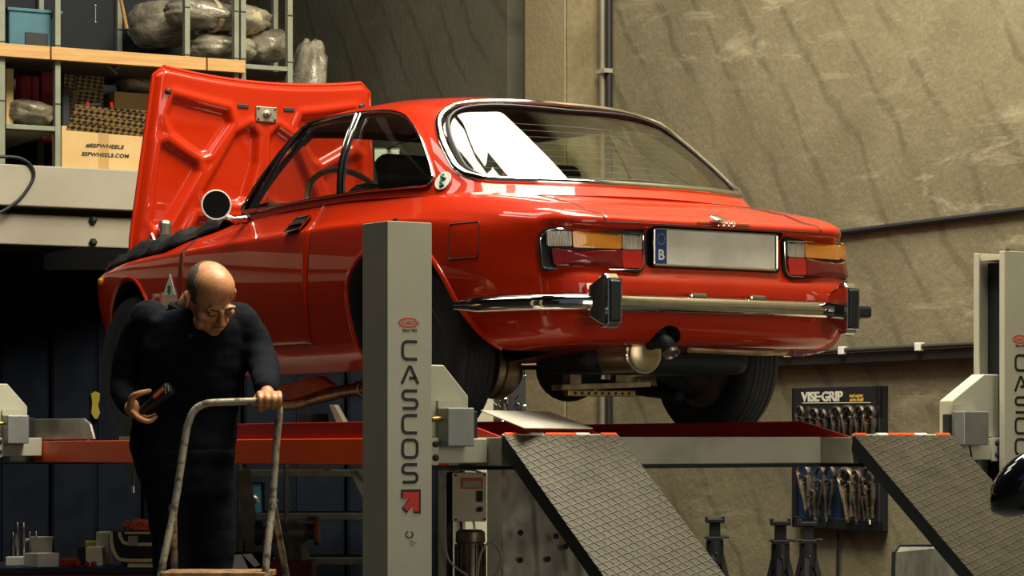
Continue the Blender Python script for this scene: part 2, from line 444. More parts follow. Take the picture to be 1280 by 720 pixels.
# chrome trims follow the openings on the dome
def hit_side(y, z, s, off=.0):
    h = TD.ray_cast(Vector((s*1.5, y, z+ZC)), Vector((-s, 0, 0)))
    return None if h[0] is None else h[0]+h[1].normalized()*off*(1 if h[1].x*s > 0 else -1)
def hit_rear(x, z, off=0, s=-1):
    h = TD.ray_cast(Vector((x, s*3+.6, z+ZC)), Vector((0, -s, 0)))
    return None if h[0] is None else h[0]+h[1].normalized()*off*(1 if h[1].y*s > 0 else -1)
for s in (-1, 1):
    P = [hit_side(y, z, s, .002) for y, z in smooth_poly(SIDEWIN)]
    MB().tube([p for p in P if p], .0085, 8, closed=True, flat=.6).build('side_window_trim', CHROME, car, smooth=True)
    # pillar strip between door glass and quarter glass
    for d, w in ((0, .008), (-.030, .006)):
        pl = [hit_side(.545+d+(z-.925)*.24, z, s, .004) for z in np.linspace(.925, 1.248, 9)]
        MB().tube([p for p in pl if p], w, 8, flat=.5).build('window_pillar_trim', CHROME, car, smooth=True)
    pl = [hit_side(.530+(z-.925)*.24, z, s, -.004) for z in np.linspace(.925, 1.248, 9)]
    MB().tube([p for p in pl if p], .010, 8, flat=.4).build('window_pillar', BLACK, car, smooth=True)
    pl = [hit_side(1.235-(z-.925)*.44, z, s, .002) for z in np.linspace(.925, 1.235, 9)]
    MB().tube([p for p in pl if p], .008, 8, flat=.6).build('vent_window_frame', BLACK, car, smooth=True)
P = [hit_rear(x, z, .004) for x, z in REARWIN]
MB().tube([p for p in P if p], .014, 10, closed=True, flat=.75).build('rear_window_trim', CHROME, car, smooth=True)
P = [hit_rear(x, z, -.002) for x, z in grow(REARWIN, -.020)]
MB().tube([p for p in P if p], .010, 8, closed=True, flat=.6).build('rear_window_seal', BLACK, car, smooth=True)
P = [hit_rear(x, z, .003, 1) for x, z in WIND]
MB().tube([p for p in P if p], .020, 8, closed=True, flat=.6).build('windscreen_trim', CHROME, car, smooth=True)
# ------------------------------------------------------------------ panels taken out of the body surface
def split_region(name, planes, test, lab=None):
    """cut the body along planes (only near the region) and lift the faces that pass the test into their own part"""
    bm = bmesh.new(); bm.from_mesh(body.data); bm.transform(wm(body))
    for co, no, sel in planes:
        fs = [f for f in bm.faces if sel(f.calc_center_median())]
        g = list({v for f in fs for v in f.verts})+list({e for f in fs for e in f.edges})+fs
        bmesh.ops.bisect_plane(bm, geom=g, plane_co=co, plane_no=no)
    keep = [f for f in bm.faces if test(f.calc_center_median(), f)]
    nb = bmesh.new(); mp = {}
    for f in keep:
        vs = []
        for v in f.verts:
            if v not in mp: mp[v] = nb.verts.new(v.co)
            vs.append(mp[v])
        nb.faces.new(vs)
    bmesh.ops.delete(bm, geom=keep, context='FACES')
    bm.transform(wm(body).inverted()); bm.to_mesh(body.data); bm.free(); 
    q = MB(); q.bm = nb
    border = [[tuple(v.co) for v in e.verts] for e in nb.edges if len(e.link_faces) == 1]
    o = MB_build_raw(q, name, PAINT); return o, border
def MB_build_raw(q, name, m):
    me = bpy.data.meshes.new(name); o = bpy.data.objects.new(name, me); COL.objects.link(o); o.parent = car; WM[o.name] = wm(car).copy()
    q.bm.transform(wm(car).inverted()); q.bm.to_mesh(me); q.bm.free(); me.materials.append(m); me.materials.append(DARK)
    sd = o.modifiers.new('s', 'SOLIDIFY'); sd.thickness = .004; sd.offset = -1
    shade(o, 42); return o
def seam(border, parent, name='door_gap', r=.0019):
    mb = MB()
    for a, b in border: mb.tube([a, b], r, 5, cap=False)
    return mb.build(name, BLACK, parent)
side = lambda s: (lambda c: c.x*s > .55 and .3 < c.y < 2.0)
doors = {}
for s in (-1, 1):
    pl = [(Vector((0,.632,0)), Vector((0,1,0)), side(s)), (Vector((0,1.760,0)), Vector((0,1,0)), side(s)), (Vector((0,0,.358+ZC)), Vector((0,0,1)), side(s))]
    o, bd = split_region('door', pl, lambda c, f: c.x*s > .6 and .632 < c.y < 1.760 and c.z > .358+ZC and c.z < .93+ZC and abs(f.normal.x) > .15)
    doors[s] = o; seam(bd, o)
lidsel = lambda c: c.y < -.2 and c.z > .68+ZC
pl = [(Vector((sx,0,0)), Vector((1,0,0)), lidsel) for sx in (-.472,.472)] + [(Vector((0,0,.737+ZC)), Vector((0,0,1)), lambda c: c.y < -.7 and c.z > .68+ZC)]
lid, bd = split_region('boot_lid', pl, lambda c, f: abs(c.x) < .472 and c.y < -.455 and c.z > .737+ZC)
seam(bd, lid, 'boot_gap')
shade(body, 42)
# ------------------------------------------------------------------ patches that follow the body
def hit_b(o, d, off=0):
    h = TB.ray_cast(V(o), V(d));
    if h[0] is None: return None
    n = h[1].normalized()
    if n.dot(V(d)) > 0: n = -n
    return h[0]+n*off
def side_pt(y, z, s=-1, off=0): return hit_b((s*1.5, y, z+ZC), (-s,0,0), off)
def rear_pt(x, z, off=0): return hit_b((x, -2, z+ZC), (0,1,0), off)
def patch(pts_fn, P, off, thick, name, m, parent, n=5):
    """filled outline P lying on the body, raised by off"""
    c = np.mean(np.array(P), 0); rings = []
    for t in (1, .75, .5, .25): rings.append([pts_fn(*(c+(np.array(p)-c)*t), off) for p in P])
    mb = MB(); n_ = len(P); cv = pts_fn(*c, off)
    vs = [[mb._v(p) for p in r] for r in rings]; cvv = mb._v(cv)
    for i in range(3):
        for k in range(n_): mb.face([vs[i][k], vs[i][(k+1)%n_], vs[i+1][(k+1)%n_], vs[i+1][k]])
    for k in range(n_): mb.face([vs[3][k], vs[3][(k+1)%n_], cvv])
    base = [mb._v(pts_fn(*p, off-thick)) for p in P]
    for k in range(n_): mb.face([base[k], base[(k+1)%n_], vs[0][(k+1)%n_], vs[0][k]])
    return mb.build(name, m, parent, smooth=True, angle=35)
FL = rrect(-.505, -.345, .628, .752, .012, 3)
fl = patch(lambda y, z, off: side_pt(y, z, -1, off), [(y+(z-.69)*.10, z) for y, z in FL], .0015, .003, 'fuel_flap', PAINT, car)
MB().tube([side_pt(y+(z-.69)*.10, z, -1, .001) for y, z in FL], .0026, 5, closed=True).build('flap_gap', BLACK, fl)
# arch lips
for s in (-1, 1):
    for poly in (ARCH_R[1:-1], ARCH_F[1:-1]):
        c0 = np.mean(np.array(poly), 0); P = []
        for p in cr(poly, 3):
            q = c0+(np.array(p)-c0)*1.012; h = hit_b((s*1.5, q[0], q[1]+ZC), (-s,0,0), .001)
            if h is not None and abs(h.x) > .6: P.append(h)
        MB().tube(P, .011, 8, flat=.7).build('wheel_arch_lip', PAINT, car, smooth=True)
# bumper
def bumper_path(y_end, off):
    P = [q for q in outl if q[1] < y_end]; R = []
    for i, q in enumerate(P):
        a = P[max(i-1,0)]; b = P[min(i+1,len(P)-1)]; t = b-a; n = np.array([-t[1], t[0]]); n = n/np.linalg.norm(n)
        if n[0] < 0: n = -n
        if q[0] < .05: n = np.array([0,-1.])
        R.append(q+n*off)
    return R
def sweep(path, prof, taper=None):
    """profile (out, z) swept round a plan path"""
    rows = []
    for i, q in enumerate(path):
        a = path[max(i-1,0)]; b = path[min(i+1,len(path)-1)]; t = b-a; n = np.array([-t[1], t[0]]); n = n/np.linalg.norm(n)
        if abs(q[0]) > .05 and n[0]*q[0] < 0: n = -n
        if abs(q[0]) <= .05: n = np.array([0,-1.])
        k = taper(i/(len(path)-1)) if taper else 1
        rows.append([(q[0]+n[0]*o*k, q[1]+n[1]*o*k, .463+ZC+z*k) for o, z in prof])
    return rows
half = bumper_path(-.42, .035)
full = [np.array([-q[0], q[1]]) for q in half]+[q for q in half[::-1]][1:]
prof = [(0,-.030),(.014,-.029),(.022,-.018),(.023,.004),(.015,.020),(-.014,.031),(-.022,.028),(-.004,.006),(-.004,-.020),(0,-.030)]
tp = lambda u: min(1, .55+.45*min(u, 1-u)/.05) if min(u,1-u) < .05 else 1
rows = sweep(full, prof, tp)
mbp = MB(); mbp.grid(rows)
for r in (rows[0], rows[-1]): mbp.face([mbp._v(p) for p in r[:-1]])
bump = mbp.build('rear_bumper', CHROME, car, smooth=True, angle=50, merge=.0002)
for s in (-1, 1):
    x = s*.517
    prof2 = [(-.998,.388),(-.998,.538),(-.982,.556),(-.955,.556),(-.915,.510),(-.895,.47),(-.915,.43),(-.955,.372),(-.982,.372)]
    ov = MB(); ov.prism([(x-.026, y, z+ZC) for y, z in prof2], (.052,0,0)); ovo = ov.build('overrider', CHROME, bump, bevel=.006)
    MB().tube([Vector((x+a, -1.000, z+ZC)) for a, z in ((-.025,.392),(-.025,.536),(.025,.536),(.025,.392))], .0045, 6, closed=True).build('overrider_rim', CHROME, ovo)
    # flared cheeks
    ch = MB()
    for q in (-1, 1):
        ch.prism([(x+q*.026, -.985, .550+ZC), (x+q*.026, -.985, .380+ZC), (x+q*.046, -.925, .415+ZC), (x+q*.046, -.925, .515+ZC)], (0,.012,0))
    ch.build('overrider_cheek', CHROME, ovo, bevel=.003)
    rb = MB(); rb.prism([(x-.020, -1.0, z+ZC) for z in ()] or [(x-.020,-1.000,.390+ZC),(x-.020,-1.010,.398+ZC),(x-.020,-1.012,.528+ZC),(x-.020,-1.000,.537+ZC),(x-.020,-.992,.537+ZC),(x-.020,-.992,.390+ZC)], (.040,0,0))
    rb.build('rubber_strip', BLACK, ovo, bevel=.004)
    # plate lamps sit on the bumper
    pl_ = MB(); pl_.box((s*.13-.035, -.955, .484+ZC), (s*.13+.035, -.915, .503+ZC)); pl_.build('plate_lamp', CHROME, bump, bevel=.006)
be = px_y(1077, 390, -.90); MB().obox(be+Vector((-.015,.02,0)), .085, .10, .045).build('bumper_end', BLACK, bump, bevel=.012)
# bumper end seen past the far corner, lower side strip of the valance
# tail lamps
AMBER = flat('amber_lens', (1.0,.36,.02), .18, coat=1)
REDL = flat('red_lens', (.20,.005,.004), .15, coat=1)
REDB = flat('bright_red_lens', (.60,.010,.008), .2, coat=1)
CLEAR = mat('clear_ribbed_lens', (.72,.66,.54), .15, .1, col2=(.42,.37,.29), scale=18, coat=1, stretch=(6,6,.4))
def ribs(m, sc=70):
    nt = m.node_tree; p = [n for n in nt.nodes if n.type == 'BSDF_PRINCIPLED'][0]
    tc = nt.nodes.new('ShaderNodeTexCoord'); w = nt.nodes.new('ShaderNodeTexWave'); w.inputs['Scale'].default_value = sc
    b = nt.nodes.new('ShaderNodeBump'); b.inputs['Strength'].default_value = .6; b.inputs['Distance'].default_value = .004
    nt.links.new(tc.outputs['Object'], w.inputs['Vector']); nt.links.new(w.outputs['Fac'], b.inputs['Height']); nt.links.new(b.outputs[0], p.inputs['Normal'])
for m_ in (AMBER, REDL, REDB, CLEAR): ribs(m_)
for s in (-1, 1):
    f3 = lambda x, z, off: rear_pt(x, z, off)
    o1 = sorted((s*.302, s*.662))
    g = patch(f3, rrect(o1[0], o1[1], .566, .718, .02, 4, [.012 if s < 0 else .04, .04 if s < 0 else .012]*2), .010, .014, 'tail_lamp', BLACK, car)
    def cell(a, b, z0, z1, m, nm, off=.022):
        q = sorted((s*a, s*b)); patch(f3, rrect(q[0], q[1], z0, z1, .006, 2), off, .014, nm, m, g)
    cell(.318, .396, .646, .706, CLEAR, 'reversing_lens'); cell(.400, .575, .646, .706, AMBER, 'indicator_lens'); cell(.578, .640, .650, .702, CLEAR if s < 0 else AMBER, 'side_lens')
    cell(.318, .400, .580, .643, REDB, 'stop_lens'); cell(.403, .630, .580, .643, REDL, 'tail_lens')
    P = [rear_pt(x, z, .013) for x, z in rrect(o1[0]+.006, o1[1]-.006, .572, .712, .02, 4, [.012 if s < 0 else .04, .04 if s < 0 else .012]*2)]
    MB().tube(P, .0028, 6, closed=True).build('lamp_rim', CHROME, g, smooth=True)
# number plate
PLATE = mat('blank_plate_enamel', (.84,.80,.68), .35, col2=(.72,.68,.56), scale=9, mix=(.3,.6))
BLUE = flat('plate_blue', (.015,.05,.22), .35)
YSTAR = flat('star_yellow', (.55,.42,.10), .4)
pt = MB(); pt.box((-.262,-.880,.603+ZC), (.262,-.872,.720+ZC)); plate = pt.build('number_plate', PLATE, car, bevel=.002)
MB().tube([(x, -.882, z+ZC) for x, z in rrect(-.268,.268,.598,.724,.008,3)], .005, 8, closed=True).build('plate_frame', CHROME, plate, smooth=True)
MB().box((-.262,-.8815,.604+ZC), (-.214,-.8795,.719+ZC)).build('blue_band', BLUE, plate)
me = text_mesh('B', .050, .0004, bold=.0012); place_mesh(me, (-.238,-.8822,.632+ZC), (1,0,0), (0,0,1)); MB().mesh(me).build('country_letter', WHITE, plate)
st = MB()
for k in range(12): st.cyl((-.238+.016*math.cos(k*PI/6), -.8822, .688+ZC+.018*math.sin(k*PI/6)), (-.238+.016*math.cos(k*PI/6), -.8812, .688+ZC+.018*math.sin(k*PI/6)), .0022, 6)
st.build('star_ring', YSTAR, plate)
# boot badge
def lid_pt(x, off=.0): 
    h = TB.ray_cast(Vector((x, -1.1, .790+ZC)), Vector((0,.9,-.18)).normalized()); return h[0]+h[1].normalized()*off if h[0] else Vector((x,-.8,.78+ZC))
bm_ = MB(); c0 = lid_pt(.0, .004); bm_.lathe([(0,.0),(.026,.0),(.026,.004),(.02,.007),(0,.008)], c0+Vector((-.015,0,.014)), (0,-.45,.9), 20); bd_ = bm_.build('boot_badge', CHROME, lid, smooth=True)
L_ = [lid_pt(x, .004) for x in np.linspace(-.10,.13,8)]; MB().tube(L_, .0022, 6).build('badge_bar', CHROME, bd_)
me = text_mesh('2000', .036, .002, shear=.3, spacing=1.2); place_mesh(me, tuple(c0+Vector((.02,-.004,-.002))), (1,0,0), (0,.6,.75)); MB().mesh(me).build('badge_numerals', CHROME, bd_)
# door handle: chrome frame with a black grip
hd = MB(); P4 = [side_pt(.832, .795, -1, .002), side_pt(.725, .800, -1, .002), side_pt(.700, .852, -1, .002), side_pt(.800, .852, -1, .002)]
n_ = Vector((-1,0,.25)).normalized()
hd.prism(P4, n_*.008); hdo = hd.build('door_handle', BLACK, doors[-1], bevel=.003)
MB().tube([p+n_*.010 for p in P4], .0045, 6, closed=True).build('handle_frame', CHROME, hdo)
MB().tube([P4[0].lerp(P4[3],.45)+n_*.014, P4[1].lerp(P4[2],.45)+n_*.014], .008, 8, flat=.5).build('handle_grip', CHROME, hdo, smooth=True)
# door mirror
mc = px_x(270, 256, -.86); ax = (Vector((CAMX, CAMY, EYE))-mc).normalized(); ax = (ax+Vector((.12,-.15,0))).normalized()
mm = MB(); mm.lathe([(0,.0),(.045,-.004) ,(.058,-.002),(.060,0.004),(.058,-.006),(.052,-.03),(.03,-.055),(0,-.062)][::-1], mc, ax, 28)
mir = mm.build('door_mirror', CHROME, car, smooth=True)
MB().lathe([(0,.004),(.054,.004),(.054,.0075),(0,.0075)], mc, ax, 28).build('mirror_glass', flat('mirror_dark', (.006,.006,.007), .7, spec=.05), mir)
MB().lathe([(.054,.002),(.061,.004),(.061,.008),(.056,.009),(.054,.006)], mc, ax, 28).build('mirror_rim', WHITE, mir, smooth=True)
ft = side_pt(1.30, .885, -1, 0) or Vector((-.70,1.33,.90+ZC))
MB().tube([mc-ax*.05+Vector((0,0,-.02)), mc.lerp(ft,.5)+Vector((0,0,-.03)), ft], [.012,.012,.020], 10).build('mirror_stalk', CHROME, mir, smooth=True)
MB().blob(tuple(ft+Vector((0,0,.004))), (.028,.035,.018)).build('mirror_foot', BLACK, mir, smooth=True)
# badges
bc = Vector((-.655,-.135,.925+ZC)); h = TD.ray_cast(bc+Vector((-.6,-.35,0)), Vector((.86,.5,0)).normalized()); bc = h[0] or bc; bn = h[1].normalized() if h[0] else Vector((-1,-.4,.2))
if bn.x > 0: bn = -bn
a_, b_ = frame_from(bn)
MB().tube([bc, bc+bn*.004], .036, 28).build('round_badge', WHITE, car)
sn = [bc+bn*.005+a_*(.012*math.sin(t*2.6))+b_*(.024*(1-2*t/5)) for t in np.linspace(0,5,16)]
MB().tube(sn, [.004+.002*math.sin(k*.6) for k in range(16)], 6).build('badge_serpent', GREEN, bpy.data.objects['round_badge'], smooth=True)
tb = [side_pt(1.838,.688,-1,.002), side_pt(1.90,.602,-1,.002), side_pt(1.775,.598,-1,.002)]
t_o = MB().prism(tb, (-.002,0,0)).build('triangle_badge', WHITE, car)
cl = MB(); c3 = (tb[0]+tb[1]+tb[2])/3+Vector((-.004,0,-.004))
for k in range(4): w = PI/2*k+PI/4; cl.tube([c3+Vector((0,.010*math.cos(w),.012*math.sin(w))), c3+Vector((-.001,.010*math.cos(w),.012*math.sin(w)))], .009, 10)
cl.tube([c3, c3+Vector((-.001,.0,-.022))], .003, 6); cl.build('badge_clover', GREEN, t_o)
ip = side_pt(2.67,.70,-1,.004)
MB().blob(tuple(ip), (.008,.028,.018)).build('side_repeater', AMBER, car, smooth=True)
# thin shut line between front wing and cowl, and hub-high swage line
# ------------------------------------------------------------------ wheels
RIM = mat('alloy_rim', (.20,.19,.17), .35, .8, col2=(.12,.11,.10), scale=12)
for wx, wy in ((-.635,-.035),(.635,-.045),(-.66,2.34),(.66,2.34)):
    s = 1 if wx > 0 else -1; c = Vector((wx, wy, .312+ZC)); w = thing_c = MB()
    tyr = MB(); tyr.lathe([(.185,-.070),(.215,-.082),(.262,-.086),(.294,-.078),(.308,-.060),(.3115,-.03),(.3115,.03),(.308,.060),(.294,.078),(.262,.086),(.215,.082),(.185,.070)], c, (s,0,0), 56)
    # tread grooves
    t_ = tyr.build('tyre', TYRE, car, smooth=True, angle=50)
    gr = MB()
    for o_ in (-.045,-.022,0,.022,.045): gr.lathe([(.3118,o_-.002),(.3135,o_-.001),(.3135,o_+.001),(.3118,o_+.002)], c, (s,0,0), 56)
    gr.build('tread_rib', TYRE, t_, smooth=True)
    r_ = MB(); r_.lathe([(.19,-.072),(.19,-.060),(.172,-.055),(.172,.045),(.19,.060),(.19,.072),(.180,.072),(.165,.050),(.150,.030),(.06,.035),(.0,.035)], c, (s,0,0), 40)
    ro = r_.build('rim', RIM, t_, smooth=True)
    for k in range(5):
        a = 2*PI*k/5; MB().tube([c+Vector((s*.04, .045*math.cos(a), .045*math.sin(a))), c+Vector((s*.052, .045*math.cos(a), .045*math.sin(a)))], .008, 6).build('wheel_nut', CHROME, ro)
    MB().lathe([(.0,-.075),(.06,-.075),(.07,-.05),(.132,-.05),(.132,-.035),(.06,-.03),(0,-.03)], c, (s,0,0), 32).build('brake_disc', STEEL, car, smooth=True, angle=30)
# ------------------------------------------------------------------ open bonnet
def sdpoly(p, P):
    d = 1e9; ins = False; n = len(P); x, y = p
    for i in range(n):
        ax, ay = P[i]; bx, by = P[(i+1)%n]
        ex, ey = bx-ax, by-ay; t = max(0, min(1, ((x-ax)*ex+(y-ay)*ey)/(ex*ex+ey*ey)))
        d = min(d, math.hypot(x-ax-t*ex, y-ay-t*ey))
        if (ay > y) != (by > y) and x < (bx-ax)*(y-ay)/(by-ay)+ax: ins = not ins
    return -d if ins else d
HA = [(-.83,.13),(-.34,.155),(-.30,.21),(-.46,.37),(-.52,.385),(-.80,.30),(-.86,.22)]
HB = [(-.88,.36),(-.84,.345),(-.56,.42),(-.54,.46),(-.76,.74),(-.84,.76),(-.88,.72)]
HC = [(-.25,.26),(-.12,.215),(-.055,.26),(-.055,.40),(-.12,.57),(-.18,.60),(-.47,.60),(-.49,.56)]
HG = [(-.50,.68),(.50,.68),(.68,.93),(-.68,.93)]
REC = []
for P in (HA, HB, HC): REC += [P, [(-a, b) for a, b in P]]
REC.append(HG)
def hood_pt(s, t, off=0):
    hw = (.545 + .075*min(1, t/.8))
    chamf = .5 if t < .05 else 0
    zt = 1.655 - .045*(1-s*s)          # trailing edge dips in the middle
    z = zt + (.70-zt)*t; y = 2.455 + .11*t - off
    return Vector((-.02+s*hw, y, z+ZC))
def hood_off(s, t):
    d = min(sdpoly((s*1.0, t*1.55), [(a, b*1.55) for a, b in P]) for P in REC)
    r = max(0, min(1, (-d+.012)/.045)); r = r*r*(3-2*r)
    v = .030*(1-r) + .006*math.exp(-((d-.035)/.03)**2)
    e = min(1-abs(s), t*1.8, (1-t)*1.8)
    v *= max(0, min(1, e/.05))
    # latch platform
    return v
mbh = MB(); NS, NT = 130, 110; rows = []
for i in range(NS+1):
    s = -1+2*i/NS; row = []
    for j in range(NT+1):
        t = j/NT; c = max(0, .05-t)          # clipped corners
        ss = s*(1-c*1.6*abs(s)**3); row.append(hood_pt(ss, t, hood_off(s, t)))
    rows.append(row)
mbh.grid(rows); bon = mbh.build('bonnet', PAINT, car, smooth=True, angle=60, thick=0)
sk = MB(); rows = []
for i in range(31):
    s = -1+2*i/30; row = []
    for j in range(21):
        t = j/20; c = max(0, .05-t); ss = s*(1-c*1.6*abs(s)**3)
        bul = .035*(1-s**4)*(1-(2*t-1)**4)
        row.append(hood_pt(ss, t, -.004-bul))
    rows.append(row)
sk.grid(rows); sk.build('bonnet_skin', PAINT, bon, smooth=True, angle=60)
ed = [hood_pt(-1+2*i/40, 0, .0) for i in range(41)]
sidel = [hood_pt(-1, j/20, .0) for j in range(1, 21)]; sider = [hood_pt(1, j/20, .0) for j in range(1, 21)]
MB().tube([hood_pt(-1*(1-.05*1.6), 0)]+sidel, .009, 8).tube([hood_pt(1*(1-.05*1.6), 0)]+sider, .009, 8).tube([hood_pt((-1+2*i/40)*(1-.08*abs(-1+2*i/40)**3), 0) for i in range(41)], .010, 8).build('bonnet_edge', PAINT, bon, smooth=True)
lp = hood_pt(0, .155, .034)
lt = MB(); lt.obox(lp, .105, .012, .068); lto = lt.build('bonnet_latch', mat('zinc_plate', (.45,.42,.34), .35, .8, col2=(.3,.28,.22), scale=30), bon, bevel=.003)
MB().lathe([(0,.0),(.018,0),(.018,.010),(.010,.014),(.010,.03),(0,.032)], lp+Vector((0,-.006,0)), (0,-1,0), 16).build('latch_pin', STEEL, lto, smooth=True)
for s in (-1, 1):
    for q in (-.04, .04): MB().lathe([(0,0),(.006,0),(.005,.004),(0,.005)], lp+Vector((s*.042,-.006,q*.6)), (0,-1,0), 8).build('latch_bolt', BLACK, lto)
    MB().obox(hood_pt(s*.21, .125, .032), .055, .006, .018).build('slot', BLACK, bon, bevel=.004)
    MB().lathe([(.014,0),(.014,.016),(.006,.022),(0,.022)], hood_pt(s*.885, .115, .030), (0,-1,0), 12).build('rubber_buffer', BLACK, bon)
# hinge arm / stay and small grey bracket at the foot of the bonnet
hb = px_x(206, 288, -.50)
MB().obox(hb+Vector((0,0,.005)), .055, .05, .085).build('hinge_bracket', STEEL, car, bevel=.018)
MB().tube(cr([px_x(185, 268, -.55), px_x(187, 285, -.55), px_x(193, 300, -.56), px_x(197, 318, -.56)], 4), .006, 6).build('bonnet_stay', WHITE, car, smooth=True)
# engine bay opening
bay = MB(); bay.prism([(-.56,1.78,ZC+.60),(.56,1.78,ZC+.60),(.50,2.72,ZC+.60),(-.50,2.72,ZC+.60)], (0,0,.5)); co = bay.build('cut', DARK); boolean(body, co); kill(co); shade(body, 42)
eng = MB(); eng.box((-.14,1.85,ZC+.60),(.16,2.45,ZC+.70)); eng.box((-.10,1.90,ZC+.70),(.12,2.40,ZC+.735)); eng.build('engine_cover', STEEL, car, bevel=.015)
# ------------------------------------------------------------------ cabin
SEAT = flat('seat_vinyl', (.02,.02,.022), .6); LINING = mat('headlining', (.10,.10,.09), .8, scale=30)
for s in (-1, 1):
    sb = MB(); c = Vector((s*.33, .72, .86+ZC)); M = Matrix.Rotation(math.radians(-14), 3, 'X')
    sb.obox(c+Vector((0,-.02,.02)), .46, .13, .22, M); so = sb.build('front_seat', SEAT, car, bevel=.05, seg=4)
    sb = MB(); sb.obox(c+Vector((0,-.07,.18)), .28, .09, .13, M); sb.build('headrest', SEAT, so, bevel=.035, seg=4)
sb = MB(); sb.obox((0,.02,.90+ZC), 1.10, .16, .06); sb.build('rear_seat', SEAT, car, bevel=.03, seg=3)
wc = Vector((-.33, 1.12, .93+ZC)); wn = Vector((0,-.82,.45)).normalized(); wa, wb_ = frame_from(wn)
swh = MB(); swh.tube([wc+wa*.19*math.cos(2*PI*k/40)+wb_*.19*math.sin(2*PI*k/40) for k in range(40)], .013, 8, closed=True)
swo = swh.build('steering_wheel', mat('wood_rim', (.50,.36,.20), .3, coat=.5), car, smooth=True)
sp = MB()
for k in range(3): w = 2*PI*k/3+PI/2; sp.tube([wc-wn*.03, wc+(wa*math.cos(w)+wb_*math.sin(w))*.185], [.016,.010], 8, flat=.4)
sp.build('wheel_spoke', CHROME, swo)
# dashboard, inner mirror
MB().prism([(-.60,1.30,.90+ZC),(-.60,1.56,.90+ZC),(-.60,1.50,.955+ZC),(-.60,1.33,.965+ZC)], (1.20,0,0)).build('dashboard', SEAT, car, bevel=.015)
im = px_x(483.5, 194.5, .02)
MIRG = mat('pale_mirror_glass', (.60,.70,.56), .4, .0, col2=(.52,.62,.50), scale=4)
q = (Vector((CAMX,CAMY,EYE))-im).normalized(); az = math.atan2(q.y, q.x); M = Matrix.Rotation(az+PI/2, 3, 'Z')
imo = MB().obox(im, .118, .024, .064, M).build('inner_mirror', BLACK, car, bevel=.010, seg=3)
MB().obox(im-Vector((0,0,0))+q*.0135, .104, .003, .050, M).build('inner_mirror_glass', MIRG, imo, bevel=.004)
MB().tube([im+Vector((0,0,.03)), Vector((.02, 1.10, 1.255+ZC))], .007, 8).build('inner_mirror_stem', BLACK, imo)
# heater lines of the rear window, on the inside of the glass
for k in range(9):
    z = .965+.028*k; xs = np.linspace(-.55+.012*k, .55-.012*k, 18)
    P = [hit_rear(x, z, -.024) for x in xs]; P = [p for p in P if p]
    MB().tube(P, .0011, 4).build('heater_line', mat('heater_wire', (.10,.095,.075), .6), rear_glass)
MB().tube([hit_rear(x, .93+(x-.15)*0+((.42-x)/.27)**1.5*.30 if x < .42 else .93, -.035) for x in np.linspace(.17,.42,12)], .004, 6).build('seat_belt', BLACK, car, smooth=True)
# ------------------------------------------------------------------ underside
TAN = mat('cast_alloy_tan', (.60,.47,.28), .5, .3, col2=(.36,.26,.14), scale=16, bump=.2)
def C3(x, y, z): return Vector((x, y, z+ZC))
MB().obox(C3(.02,-.42,.285), .74, .34, .10).build('fuel_tank', DARK, car, bevel=.045, seg=4)
mf = MB(); 
def oval(cx, cz, y, rx, rz, n=22): return [(cx+rx*math.cos(2*PI*k/n), y, cz+ZC+rz*math.sin(2*PI*k/n)) for k in range(n)]
rows = [oval(-.235,.298,y,rx,rz) for y, rx, rz in ((-.80,.0,.0),(-.80,.045,.04),(-.79,.066,.062),(-.775,.070,.066),(-.765,.066,.062),(-.74,.068,.064),(-.45,.070,.064),(-.30,.066,.058),(-.18,.04,.035),(-.10,.022,.022),(-.0,.022,.022))]
for r in rows: r.append(r[0])
mf.grid(rows); mfo = mf.build('muffler', mat('aluminised_steel', (.66,.56,.38), .3, .85, col2=(.45,.34,.2), scale=9), car, smooth=True, merge=.0005)
MB().tube([C3(-.235+.070*math.cos(a), -.775, .298+.068*math.sin(a)) for a in np.linspace(PI*.9, 2.2*PI, 14)], .006, 6).build('muffler_strap', CHROME, mfo, smooth=True)
tp_ = MB(); tp_.tube(cr([C3(-.222,-.79,.335), C3(-.222,-.84,.340), C3(-.218,-.885,.330), C3(-.213,-.905,.298)], 5), .027, 18)
tpo = tp_.build('exhaust_tip', DARK, car, smooth=True)
MB().lathe([(.023,0),(.029,.0),(.030,.014),(.026,.016),(.023,.008)], C3(-.213,-.903,.302), (.05,-.5,-.8), 18).build('tip_ring', STEEL, tpo, smooth=True)
# notch in the valance for the tip
nt_ = MB(); nt_.cyl(C3(-.20,-1.1,.330), C3(-.20,-.80,.330), .062, 20); co = nt_.build('cut', DARK); boolean(body, co); kill(co); shade(body, 42)
# polished lip under the valance, right of the tip
MB().tube(cr([C3(-.12,-.885,.308), C3(.05,-.885,.305), C3(.22,-.875,.304), C3(.33,-.85,.310)], 4), .012, 8, flat=.8).build('valance_lip', RUSTY, car, smooth=True)
ax_ = MB(); ax_.cyl(C3(-.52,0,.29), C3(.52,0,.29), .032, 16); axo = ax_.build('rear_axle', DARK, car, smooth=True)
MB().blob(tuple(C3(-.02,.0,.265)), (.13,.12,.125), 12, 18).build('differential', DARK, axo, smooth=True)
dr = MB(); dr.lathe([(.0,.0),(.055,.0),(.075,.02),(.098,.05),(.100,.09),(.088,.095),(.088,.105),(.102,.108),(.102,.13),(0,.13)][::-1], C3(-.33,-.10,.235), (-1,.0,.12), 28)
dr.build('brake_drum', RUSTY, axo, smooth=True, angle=40)
